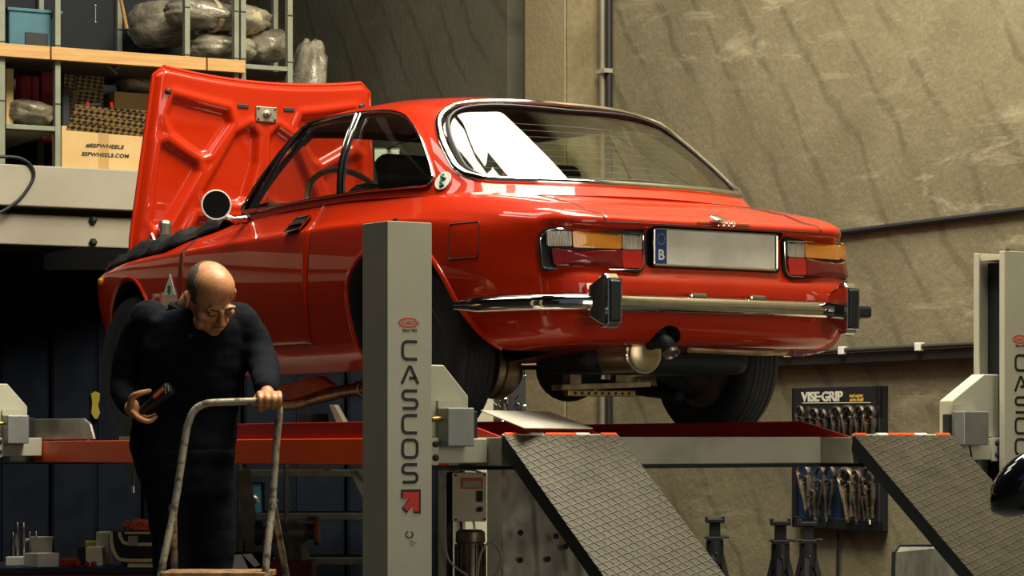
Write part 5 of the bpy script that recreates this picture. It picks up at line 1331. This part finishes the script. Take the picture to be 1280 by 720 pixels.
def finish(mb, name, m, vox, parent=None, disp=None, sm=3):
    o = mb.build(name, m, parent or man)
    r = o.modifiers.new('r', 'REMESH'); r.mode = 'VOXEL'; r.voxel_size = vox; r.use_smooth_shade = True
    s = o.modifiers.new('s', 'SMOOTH'); s.iterations = sm; s.factor = .5
    realize(o)
    o.data.materials.clear(); o.data.materials.append(m)
    if disp:
        M = wm(o)
        for v in o.data.vertices: v.co += v.normal*disp(M@v.co)
    for f in o.data.polygons: f.use_smooth = True
    return o
# --- head, built upright and then tilted
HC = mp_(264, 371, -.13)
HR = MC @ Matrix.Rotation(math.radians(-9), 3, 'Y') @ Matrix.Rotation(math.radians(30), 3, 'Z') @ Matrix.Rotation(math.radians(44), 3, 'X')
def hl(x, y, z): return HC+HR@Vector((x, y, z))
skin = MB()
def hb_(c, r, rot=None): skin.blob(hl(*c), r, 14, 20, None, HR @ (rot or Matrix.Identity(3)))
hb_((0,.018,.030), (.079,.098,.082)); hb_((0,-.004,.050), (.072,.078,.064)); hb_((0,-.012,-.030), (.066,.076,.072)); hb_((0,-.030,-.078), (.050,.058,.040)); hb_((0,-.066,-.098), (.024,.020,.018))
for s in (-1, 1):
    hb_((s*.048,-.052,-.032), (.022,.022,.020)); hb_((s*.030,-.083,.012), (.026,.012,.008)); hb_((s*.045,-.030,-.080), (.018,.030,.026))
    hb_((s*.031,-.079,-.008), (.013,.010,.009))
    hb_((s*.012,-.098,-.044), (.009,.010,.008))
    er = Matrix.Rotation(math.radians(s*22), 3, 'Z')
    hb_((s*.083,.012,-.012), (.008,.020,.033), er); hb_((s*.088,.020,.004), (.008,.020,.016), er)
skin.tube([hl(0,-.088,.008), hl(0,-.100,-.018), hl(0,-.113,-.040), hl(0,-.098,-.052)], [.009,.011,.014,.010], 10)
hb_((0,-.088,-.070), (.024,.010,.005)); hb_((0,-.087,-.080), (.021,.010,.006))
limb(skin, [hl(0,.045,-.050), mp_(243,384,-.02), mp_(243,400,.0)], [.058,.060,.068], 16)
trunk(skin, TR, -.016); arms(skin, -.012); legs(skin, -.016)
# hand resting on the ladder bar
DLD = 8.85
def lp_(px, py, dd=0): return at(px, py, DLD+dd)
limb(skin, [mp_(333,486,-.24), lp_(334,493,.065)], [.027,.024], 12)
skin.blob(lp_(335,494,.048), (.040,.034,.017), 8, 12, None, MC)
for i, (x, ln) in enumerate(((324,.9),(332.5,1),(341,1.03),(348.5,.9))):
    limb(skin, [lp_(x,492.5,.045), lp_(x+.5,492,.005), lp_(x+1.2,497.5,-.026*ln), lp_(x+1,505,-.026*ln), lp_(x,510,-.006)], [.0105,.0105,.0098,.0090,.0080], 10)
limb(skin, [lp_(322,496,.055), lp_(318,503,.035), lp_(320,509,.016), lp_(327,512,.004)], [.012,.0115,.010,.009], 10)
# hand round the dark tool
hL = mp_(163,506,-.05)
limb(skin, [hL, mp_(164,511,-.09)], [.027,.024], 12)
skin.blob(mp_(167,511,-.105), (.022,.030,.034), 8, 12, None, MC)
limb(skin, [mp_(163,505,-.11), mp_(166,496,-.135), mp_(175,491.5,-.145), mp_(187,488.5,-.135)], [.013,.0125,.0105,.009], 10)
for i in range(4):
    d = -.152+.022*i
    limb(skin, [mp_(166,515-i,d+.01), mp_(174,523-i*1.0,d-.006), mp_(186,527-i*1.5,d), mp_(195-i,521-i,d+.012)], [.0105,.0105,.0095,.0082], 10)
body_o = finish(skin, 'body', SKIN, .0048, None, None, 2)
# hair: cropped sides and back
hr = MB()
rows = []
for i in range(61):
    az_ = math.radians(-26+232*i/60); row = []          # from one temple round the back to the other
    edge = min(i, 60-i)/60
    hi = .30+.62*min(1, edge*5); lo = -.62-.25*min(1, edge*4)
    for j in range(15):
        el = hi+(lo-hi)*j/14; k = 1.028 if 0 < j < 14 and 0 < i < 60 else .985
        d = Vector((math.cos(az_)*math.cos(el), math.sin(az_)*math.cos(el), math.sin(el)))
        row.append(hl(.079*d.x*k, .018+.098*d.y*k, .030+.082*d.z*k) + d*0)
    rows.append(row)
hr.grid(rows); hr_o = hr.build('hair', HAIR, man, smooth=True, angle=180)
# brows and closed lids, lips
for s in (-1, 1):
    MB().tube([hl(s*.012,-.094,.012), hl(s*.030,-.0965,.019), hl(s*.048,-.084,.013)], [.0035,.0045,.003], 8).build('eyebrow', HAIR, man, smooth=True)
    MB().tube([hl(s*.018,-.088,-.010), hl(s*.031,-.0905,-.014), hl(s*.044,-.083,-.009)], .0022, 6).build('eyelid_line', HAIR, man, smooth=True)
MB().tube([hl(-.022,-.090,-.0745), hl(0,-.099,-.0745), hl(.022,-.090,-.0745)], .0022, 6).build('mouth_line', mat('lip', (.20,.07,.04), .5), man, smooth=True)
def fold(p): return .005*noise.noise(Vector((p.x*7, p.y*7, p.z*13)))+.004*noise.noise(Vector((p.x*16+3, p.y*16, p.z*30)))
sw = MB(); trunk(sw, TR, .006); arms(sw, .006)
limb(sw, [mp_(244,393,0), mp_(243,398,.01)], [.072,.09], 16)
swo = finish(sw, 'pullover', KNIT, .009, None, fold, 3)
cl = MB(); ring = [mp_(243+7*0, 388, 0)+rt*(.083*math.cos(t)+.003)+fw*(.075*math.sin(t)-.005)+Vector((0,0,.012*math.sin(t)-.004+.02*abs(math.cos(t)))) for t in np.linspace(0, 2*PI, 30)[:-1]]
cl.tube(ring, .013, 8, closed=True); cl.build('collar', KNIT, swo, smooth=True)
MB().lathe([(.006,0),(.006,.004),(0,.005)], mp_(237.5,420,-.125), -fw, 10).build('shirt_button', BLACK, swo)
tro = MB(); trunk(tro, TR[-3:], .010); legs(tro, .004); finish(tro, 'trousers', TROU, .010, None, fold, 3)
for x in (218, 262):
    g = Vector((*mp_(x, 800, .06)[:2], 0))
    sh = MB(); sh.blob(g-fw*.05+Vector((0,0,.045)), (.048,.135,.045), 10, 16, lambda d: 1 if d.z > -.6 else .96, MC); sh.blob(g+fw*.01+Vector((0,0,.075)), (.046,.062,.060), 8, 12, None, MC)
    so = finish(sh, 'shoe', BLACK, .008)
# tool in his hand
tl = thing('hand_tool', mp_(198, 497, -.12), 'black handheld tool with an orange strip, held in the man\'s hand', 'tool')
a, b = mp_(176,516,-.115), mp_(214,484,-.15)
MB().tube([a, a.lerp(b,.12), a.lerp(b,.45), a.lerp(b,.55), a.lerp(b,.95), b], [.010,.017,.019,.023,.025,.016], 14).build('grip', BLACK, tl, smooth=True)
MB().tube([a.lerp(b,.48)-fw*.021+Vector((0,0,.010)), a.lerp(b,.80)-fw*.021+Vector((0,0,.012))], .007, 8).build('orange_strip', flat('orange_plastic', (.65,.10,.02), .45), tl, smooth=True)
for t in (.84,.93): MB().tube([a.lerp(b,t)-fw*.024+Vector((0,0,-.008)), a.lerp(b,t)-fw*.024+Vector((0,0,.012))], .003, 6).build('bright_ring', CHROME, tl)
# ------------------------------------------------------------------ stepladder
LAD = mat('chipped_ladder_paint', (.36,.32,.24), .5, .25, col2=(.10,.08,.055), scale=34, mix=(.36,.50), bump=.2)
lad = thing('stepladder', Vector((*lp_(270, 700, .15)[:2], 0)), 'old paint-chipped tubular stepladder in front of the mechanic', 'stepladder')
def to_floor(p, q):
    d = q-p; k = (.012-p.z)/d.z; return p+d*k
L1 = lp_(232,545); L2 = lp_(202,712,-.06); R1 = lp_(345,560); R2 = lp_(333,700,-.06)
hoop = [to_floor(L1, L2), L2, lp_(217,640,-.02), L1, lp_(236,528), lp_(243,513), lp_(256,505), lp_(275,503), lp_(334,501.5), lp_(344,504), lp_(349,513), lp_(348,530), R1, lp_(339.5,640,-.02), R2, to_floor(R1, R2)]
MB().tube(cr(hoop, 5), .0125, 12).build('front_frame', LAD, lad, smooth=True)
for a_, b_ in (((217,640,.015),(218,715,.22)), ((342,632,.015),(357,715,.22))):
    p, q = lp_(*a_), lp_(*b_); MB().tube([p, to_floor(p, q)], .0115, 12).build('rear_leg', LAD, lad, smooth=True)
    MB().lathe([(.0,-.02),(.011,-.02),(.011,.02),(0,.02)], p-fw*.004, fw, 12).build('hinge_pivot', STEEL, lad)
    MB().tube([p+Vector((0,0,.012))+rt*.014*math.cos(t)-fw*.012+Vector((0,0,.014*math.sin(t))) for t in np.linspace(0, 5.5, 14)], .0035, 6).build('hinge_ring', STEEL, lad, smooth=True)
RUST = mat('rusty_step', (.50,.30,.14), .6, .2, col2=(.20,.10,.05), scale=22)
for z_ in (.598, .30):
    k = (hoop[0].z-z_)/(hoop[0].z-L1.z); pl_ = hoop[0].lerp(L1, k); pr_ = hoop[-1].lerp(R1, (z_-.012)/(R1.z-.012))
    P = [pl_-fw*.02, pr_-fw*.02, pr_+fw*.20+rt*.02, pl_+fw*.20+rt*.005]
    so = MB().prism([tuple(p) for p in P], (0,0,-.022)).build('step', LGD if z_ < .5 else RUST, lad, bevel=.004)
for p in (hoop[0], hoop[-1]): MB().cyl(Vector((p.x,p.y,0)), Vector((p.x,p.y,.04)), .018, 12).build('rubber_foot', BLACK, lad)
# ------------------------------------------------------------------ left work area under the mezzanine
DB = 12.3
def bz(py, D=DB): return EYE+(YH-py)*D/F
# added navy lockers whose dark colour stands for shade under the mezzanine
def shade_locker(px0, px1, D, zt, label, m=None, doors=1):
    a, b = at(px0, 500, D), at(px1, 500, D); t = thing('shade_cabinet', Vector(((a.x+b.x)/2, (a.y+b.y)/2, 0)), label, 'cabinet')
    w = (b-a).dot(rt); c = (a+b)/2+fw*.22
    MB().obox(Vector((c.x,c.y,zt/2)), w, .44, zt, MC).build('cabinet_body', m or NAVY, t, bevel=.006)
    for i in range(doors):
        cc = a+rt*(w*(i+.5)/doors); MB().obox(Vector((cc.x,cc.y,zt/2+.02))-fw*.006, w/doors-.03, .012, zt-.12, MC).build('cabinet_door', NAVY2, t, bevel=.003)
        MB().obox(Vector((cc.x,cc.y,1.0))-fw*.02+rt*(w/doors*.35), .016, .02, .12, MC).build('handle', STEEL, t, bevel=.003)
    return t
shade_locker(-60, 60, 14.3, 1.95, 'tall added cabinet, navy-dark to stand for shade, at the far left under the mezzanine', doors=2)
shade_locker(64, 175, 14.3, 1.95, 'tall added cabinet, navy-dark to stand for shade, directly behind the aluminium wheel stop', doors=2)
shade_locker(180, 300, 14.3, 2.0, 'tall added cabinet, navy-dark to stand for shade, behind the mechanic', doors=2)
shade_locker(305, 430, 14.3, 1.9, 'added cabinet, navy-dark to stand for shade, behind the dark shelf bars', doors=2)
shade_locker(434, 545, 14.3, 1.9, 'added cabinet, navy-dark to stand for shade, behind the lettered post', doors=2)
# low red-fronted tool bench
bt = bz(709)
bench = thing('tool_bench', Vector((*at(90, 700, DB)[:2], 0)), 'low red tool bench with a dark top at the lower left', 'bench')
a, b = at(-40, 709, DB), at(232, 709, DB); w = (b-a).dot(rt); c = (a+b)/2+fw*.24
MB().obox(Vector((c.x,c.y,bt-.015)), w, .52, .03, MC).build('bench_top', flat('bench_top_blue_black', (.014,.022,.04), .5), bench, bevel=.004)
MB().obox(Vector((c.x,c.y,(bt-.03)/2))+fw*.01, w-.02, .46, bt-.03, MC).build('bench_body', mat('dark_red_cabinet', (.26,.020,.014), .5, col2=(.18,.012,.009), scale=8), bench, bevel=.004)
for i in range(3): cc = a+rt*(w*(i+.5)/3); MB().obox(Vector((cc.x,cc.y,bt-.17))-fw*-.012, w/3-.03, .012, .22, MC).build('drawer', REDP, bench, bevel=.004)
def on(p0, p1, d, D, name, m, label, cat, bevel=.004, zbase=bt, top=None, group=None):
    a, b = at(*p0, D), at(*p1, D); w = (b-a).dot(rt); zt = max(a.z, b.z); c = (a+b)/2+fw*d/2
    o = MB().obox(Vector((c.x,c.y,(zt+zbase)/2)), w, d, zt-zbase, MC).build(name, m, None, bevel=bevel); tag(o, label, cat, group); return o
D1 = DB-.0
WB = flat('white_card', (.82,.79,.70), .6)
wb = thing('white_carton', Vector((*at(60,700,D1+.0)[:2], bt)), 'white cardboard carton standing at the front of the low bench', 'box')
p = at(29,705,D1+.02); q = at(47,705,D1+.02); r_ = at(74,705,D1+.10)
MB().prism([tuple(Vector((v.x,v.y,bt))) for v in (at(30,700,D1+.08), at(47,700,D1), at(74,700,D1+.05), at(58,700,D1+.14))], (0,0,bz(692)-bt)).build('carton_body', WB, wb, bevel=.002)
on((7,696),(29,710),.08,D1+.12,'white_carton',WB,'smaller white carton with a dark edge behind the front carton','box')
# plastic measuring jug
jg = thing('measuring_jug', Vector((*at(52,700,D1+.22)[:2], bt)), 'grey-white plastic measuring jug behind the white carton', 'jug')
c = Vector((*at(52,700,D1+.22)[:2], bt)); hj = bz(671, D1+.22)-bt
MB().lathe([(0,0),(.045,0),(.052,hj*.9),(.058,hj),(.054,hj),(.048,hj*.9),(.042,.01),(0,.01)], c, (0,0,1), 24).build('jug_body', mat('milky_plastic', (.50,.48,.38), .45), jg, smooth=True, angle=40)
MB().tube(cr([c-rt*.048+Vector((0,0,hj*.9)), c-rt*.082+Vector((0,0,hj*.82)), c-rt*.080+Vector((0,0,hj*.3)), c-rt*.048+Vector((0,0,hj*.15))], 4), .008, 8).build('jug_handle', MATS['milky_plastic'], jg, smooth=True)
# chrome extension bars standing up
for i, (px, y0, y1, r) in enumerate(((16,665,683,.010),(21.5,652,684,.011),(29.5,653,686,.009),(37,664,690,.006),(45,664,690,.006))):
    D = D1+.16+.02*i; c = at(px, y0, D); o = MB().lathe([(0,0),(r,0),(r,(c.z-bt)*.72),(r*.7,(c.z-bt)*.75),(r*.7,c.z-bt),(0,c.z-bt)], Vector((c.x,c.y,bt)), (0,0,1), 12).build('socket_bar', CHROME, None, smooth=True, angle=40)
    tag(o, 'chrome socket bar standing upright on the bench, %s' % ('leftmost','thickest, second from left','third from left','thin one behind the jug','thin one at the right behind the jug')[i], 'socket bar', 'chrome socket bars on the low bench')
rd = on((75,699),(96,710),.10,D1+.03,'red_tray',mat('red_plastic',(.45,.03,.02),.4),'red plastic tray right of the white carton','tray')
for i,(px,py) in enumerate(((97,704),(108,710),(117,701))): o = MB().blob(Vector((*at(px,py,D1+.02*i)[:2], bt+.014)), (.014,.014,.014), 8, 12); tag(o.build('red_ball', MATS['red_plastic'], None, smooth=True), ['red knob lying next to the red tray','red ball knob nearest the front edge of the bench','red knob below the small cream carton'][i], 'knob')
CRM = mat('cream_card', (.74,.66,.48), .6, col2=(.62,.55,.38), scale=8)
on((107,684),(128,708),.09,D1+.12,'cream_carton',CRM,'small cream carton between the red knobs and the spray label box','box')
on((120,665),(136,706),.10,D1+.20,'labelled_carton',mat('pale_label_carton',(.42,.40,.32),.6),'upright pale carton with printed side beside the striped bag','box')
on((106,676),(121,686),.04,D1+.24,'yellow_cloth',mat('olive_yellow_cloth',(.30,.27,.03),.8),'olive-yellow folded cloth between the cartons','cloth', zbase=bt)
on((96,682),(107,706),.05,D1+.22,'dark_can',BLACK,'dark can behind the red tray','can')
# striped bag with cream stripes
bag = thing('striped_tool_bag', Vector((*at(165,700,D1+.1)[:2], bt)), 'black bag with cream stripes beside the mechanic, orange wire heaped on it', 'bag')
a, b = at(137,664,D1+.05), at(197,709,D1+.05); w = (b-a).dot(rt); hb2 = a.z-bt; c = (a+b)/2+fw*.10
pr = [(0,hb2),(w,hb2),(w,.004),(.07,.004),(.035,.03),(.015,.08)]
base = Vector((a.x,a.y,bt))
MB().prism([tuple(base+rt*x+Vector((0,0,z))) for x, z in pr], tuple(fw*.18)).build('bag_body', flat('bag_black', (.012,.012,.013), .6), bag, bevel=.012)
CS = flat('cream_stripe', (.80,.62,.32), .6)
for pts_, wd in (([(.006,hb2-.004),(.012,.10),(.035,.045),(.08,.030),(w-.004,.030)], .016), ([(.045,hb2-.004),(.055,hb2-.035),(.085,hb2-.058),(w-.004,hb2-.062)], .015), ([(.07,hb2-.008),(w-.004,hb2-.008)], .010)):
    mb = MB(); stroke([tuple(q) for q in cr(pts_, 5)], wd, tuple(base-fw*.0015), rt, (0,0,1), mb, d=.001); mb.build('stripe', CS, bag)
MB().obox(base+rt*.11+Vector((0,0,hb2-.045))-fw*.004, .045, .004, .045, MC).build('bag_tag', mat('tag_grey', (.45,.43,.38), .5), bag)
on((159,705),(198,716),.12,D1-.04,'cream_sponge',CS,'long cream sponge block at the bench edge below the striped bag','sponge')
WIRE = flat('orange_wire', (.85,.16,.04), .5); random.seed(11)
wr = MB()
for k in range(16):
    cx, cy = 178+random.uniform(-14,14), 656+random.uniform(-4,6); P = []
    for t in np.linspace(0, random.uniform(4,8), 14): P.append(at(cx+(9+3*random.random())*math.cos(t)+random.uniform(-2,2), cy+3.5*math.sin(t*1.3)+random.uniform(-1.5,1.5), D1+.13+.05*math.sin(t)))
    for q in P: q.z = max(q.z, bt+hb2+.005)
    wr.tube(cr(P, 3), .0028, 5)
tag(wr.build('orange_wire', WIRE, None), 'tangled heap of orange wire on top of the striped bag', 'wire')
# yellow spirit level, hanging socket set at the runway's far end
ywl = MB(); P = [(-.022,.0),(.0,.01),(.022,0),(.020,-.03),(.013,-.055),(.022,-.09),(.010,-.115),(-.004,-.115),(-.020,-.09),(-.016,-.04)]
c = at(119,492,14.262); ywl.prism([tuple(c+rt*x*1.1+Vector((0,0,z*1.2))) for x, z in P], tuple(fw*.02)); tag(ywl.build('yellow_tool', flat('dull_yellow', (.34,.27,.03), .5), None, bevel=.003), 'dull yellow tool hanging on the added shade-dark cabinet door behind the mechanic', 'tool')
hs = thing('hanging_socket', at(165,600,11.6), 'small socket with a pale bracket hanging below the orange runway by the man', 'socket')
cbox((158,582),(169,592),11.6,.03,'bracket',mat('olive_bracket',(.30,.28,.15),.5),hs); MB().tube([at(166,591,11.61), at(166.5,606,11.61)], .006, 8).build('hanging_bar', CHROME, hs, smooth=True); MB().tube([at(166,608,11.61), at(166.5,616,11.61)], .009, 10).build('socket_head', CHROME, hs, smooth=True)
MB().tube([at(166,604,11.61), at(166.3,609,11.61)], .004, 6).build('link', CHROME, hs)
# dark shelving frame right of the ladder
sf = thing('shelf_frame', Vector((*at(400,700,13.5)[:2], 0)), 'dark open shelf frame behind the stepladder, right of the mechanic', 'shelf')
OLV = mat('dark_olive_steel', (.026,.024,.017), .6, spec=.2, col2=(.016,.015,.011), scale=14)
for py in (592, 646, 702): a, b = at(300,py,13.5), at(470,py,13.5); MB().obox((a+b)/2+fw*.2, (b-a).length, .42, .035, MC).build('shelf_board', OLV, sf, bevel=.003)
for px in (300, 358, 470): 
    for d in (0,.4): a = at(px,560,13.5+d); MB().cyl(Vector((a.x,a.y,0)), Vector((a.x,a.y,  .93)), .016, 8).build('shelf_post', OLV, sf)
# pedestal grinder on a dark red base
gd = thing('bench_grinder', Vector((*at(372,700,12.2)[:2], 0)), 'grey bench grinder with an orange-edged wheel on a dark red base', 'grinder')
GR = mat('grinder_grey', (.20,.18,.13), .4, .3, col2=(.11,.10,.075), scale=16); g0 = Vector((*at(366,700,12.2)[:2], 0)); zb6 = bz(700,12.2); zc6 = bz(666,12.2)
MB().obox(g0+Vector((0,0,zb6/2)), .20, .26, zb6, MC).build('red_base', mat('dark_red_base', (.16,.012,.010), .5), gd, bevel=.006)
MB().tube([g0+Vector((0,0,zb6)), g0+Vector((0,0,zc6-.03))], [.095,.060], 4).build('neck', GR, gd)
MB().lathe([(0,-.14),(.030,-.14),(.045,-.10),(.050,-.05),(.050,.05),(.045,.06),(.030,.075),(.030,.10),(.0,.10)], g0+Vector((0,0,zc6)), rt, 24).build('motor_housing', GR, gd, smooth=True, angle=40)
MB().lathe([(0,0),(.055,0),(.060,.012),(.055,.024),(0,.024)], g0+Vector((0,0,zc6))+rt*.10, rt, 28).build('grinding_wheel', STEEL, gd, smooth=True, angle=40)
MB().tube([g0+Vector((0,0,zc6))+rt*.115+Vector((0,0,.068*math.cos(t)))-fw*.068*math.sin(t) for t in np.linspace(-.5, 2.2, 12)], .010, 8, flat=.6).build('orange_guard', flat('orange_guard', (.52,.12,.02), .5), gd, smooth=True)
MB().lathe([(0,-.02),(.028,-.02),(.028,.02),(0,.02)], g0+Vector((0,0,zc6+.05))+rt*.085, rt, 14).build('adjuster', STEEL, gd, smooth=True)
MB().lathe([(0,0),(.06,0),(.055,.03),(0,.03)], g0+Vector((0,0,zc6))-rt*.17, rt, 24).build('polishing_wheel', DARK, gd)
# leaning metal channel, teal crate, silver fitting, paper flags
lc = MB(); a, b = at(296,586,12.7), at(318,700,12.5); b.z = .0; dirn = (b-a); q = rt*.09
lc.prism([a, a+q*.7, b+q, b], tuple(fw*.03)); tag(lc.build('metal_channel', mat('dull_aluminium', (.26,.23,.16), .45, .5, col2=(.15,.13,.09), scale=10), None, bevel=.004), 'dull metal channel leaning against the dark shelf frame beside the man', 'channel')
a = at(312,614,13.1); tl_ = MB().obox(Vector((a.x,a.y,bz(592,13.0)+.02)), .01,.01,.01); tl_.bm.free()
zsh = bz(646,13.5)+.018
on((300,604),(326,640),.22,13.52,'teal_crate',mat('teal_plastic',(.015,.09,.10),.5),'teal plastic crate on the middle shelf of the dark frame','crate', zbase=zsh)
o = MB(); o.tube(cr([at(304,618,13.4), at(311,624,13.38), at(318,622,13.36), at(322,628,13.36)], 4), .018, 10); o.blob(at(312,633,13.44), (.02,.02,.035), 8, 10)
for v in o.bm.verts: pass
zmin = min(v.co.z for v in o.bm.verts); 
for v in o.bm.verts: v.co.z += zsh+.000-zmin if zmin < zsh else 0
tag(o.build('pipe_fitting', STEEL, None, smooth=True), 'silver pipe fitting lying in front of the teal crate', 'fitting')
on((286,650),(294,700),.05,12.35,'orange_canister',flat('orange_canister', (.45,.11,.05), .4),'slim orange-red canister standing beside the man\'s leg','canister', .018, 0)
for i, P in enumerate(([(288,694),(302,693),(313,716),(291,720)], [(303,693),(314,692),(325,706),(318,709)])):
    pts3 = [at(*p, 12.1) for p in P]; o = MB().prism(pts3, tuple(fw*.003)).build('paper_sheet', WB, None); tag(o, ['white printed sheet propped low behind the ladder, left of two','white printed sheet propped low behind the ladder, right of two'][i], 'paper')
# low dark box that carries the sheets
a, b = at(286,700,12.13), at(334,700,12.13); c = (a+b)/2+fw*.16; zt8 = bz(693,12.13)
tag(MB().obox(Vector((c.x,c.y,zt8/2)), (b-a).length, .28, zt8, MC).build('dark_crate', NAVY, None, bevel=.006), 'dark low crate behind the sheets at the ladder\'s foot', 'crate')
# small orange-red bracket under the runway beside the post
ob = MB(); ob.obox(px_x(390,587,-.93)-Vector((0,0,.0)), .03, .24, .006); o = thing('reel_bracket', px_x(400,590,-.93), 'orange-edged bracket with a slanting grey strut under the runway, left of the lettered post', 'bracket')
ob.build('orange_edge', ORANGE, o); a, b = px_x(436,588,-.93), px_x(455,640,-.93)
MB().prism([a, a+Vector((0,-.03,0)), b+Vector((0,-.10,0)), b+Vector((0,-.04,0))], (.02,0,0)).build('strut', LG, o, bevel=.002)
# ------------------------------------------------------------------ light
def area(name, loc, target, sx, sy, power, col):
    d = bpy.data.lights.new(name, 'AREA'); d.shape = 'RECTANGLE'; d.size = sx; d.size_y = sy; d.energy = power; d.color = col
    o = bpy.data.objects.new(name, d); COL.objects.link(o); o.location = loc; o.rotation_euler = (V(target)-V(loc)).to_track_quat('-Z', 'Y').to_euler(); return o
area('skylight_right', T(5.0, 7.6, 6.1), T(4.8, 8.0, 0), 2.8, 2.4, 620, (1, .92, .72))
area('skylight_panel_a', T(4.45, 9.6, 6.1), T(4.45, 9.6, 0), 1.25, 2.2, 130, (1, .94, .78))
area('skylight_panel_b', T(5.95, 9.6, 6.1), T(5.95, 9.6, 0), 1.25, 2.2, 130, (1, .94, .78))
area('skylight_strip_a', T(1.2, 10.4, 6.1), T(1.2, 10.4, 0), .7, 2.4, 34, (1, .95, .84))
area('skylight_strip_b', T(2.5, 10.2, 6.1), T(2.5, 10.2, 0), .7, 2.4, 34, (1, .95, .84))
area('door_daylight', (.4, -8.4, 2.05), (.2, 0, 1.6), 3.6, 3.9, 170, (1, .93, .78))
w = bpy.data.worlds.new('workshop_world'); scn.world = w; w.use_nodes = True
w.node_tree.nodes['Background'].inputs[0].default_value = (.50,.62,.80,1); w.node_tree.nodes['Background'].inputs[1].default_value = .15
scn.view_settings.exposure = 0
if not [o for o in bpy.data.objects if o.type == 'LIGHT']:
    for e, l in ((60,(-6,-6,6)),(400,(2,-2,6))):
        d = bpy.data.lights.new('l', 'AREA'); d.energy = e; d.size = 3; lo = bpy.data.objects.new('l', d); COL.objects.link(lo); lo.location = l
        lo.rotation_euler = (Vector((0,1,1))-Vector(l)).to_track_quat('-Z','Y').to_euler()
    w = bpy.data.worlds.new('w'); scn.world = w; w.use_nodes = True; w.node_tree.nodes['Background'].inputs[1].default_value = .5
scn.view_settings.view_transform = 'Standard'; scn.view_settings.look = 'None'; scn.view_settings.gamma = 1
scn.view_settings.use_curve_mapping = False
scn.cycles.use_denoising = True
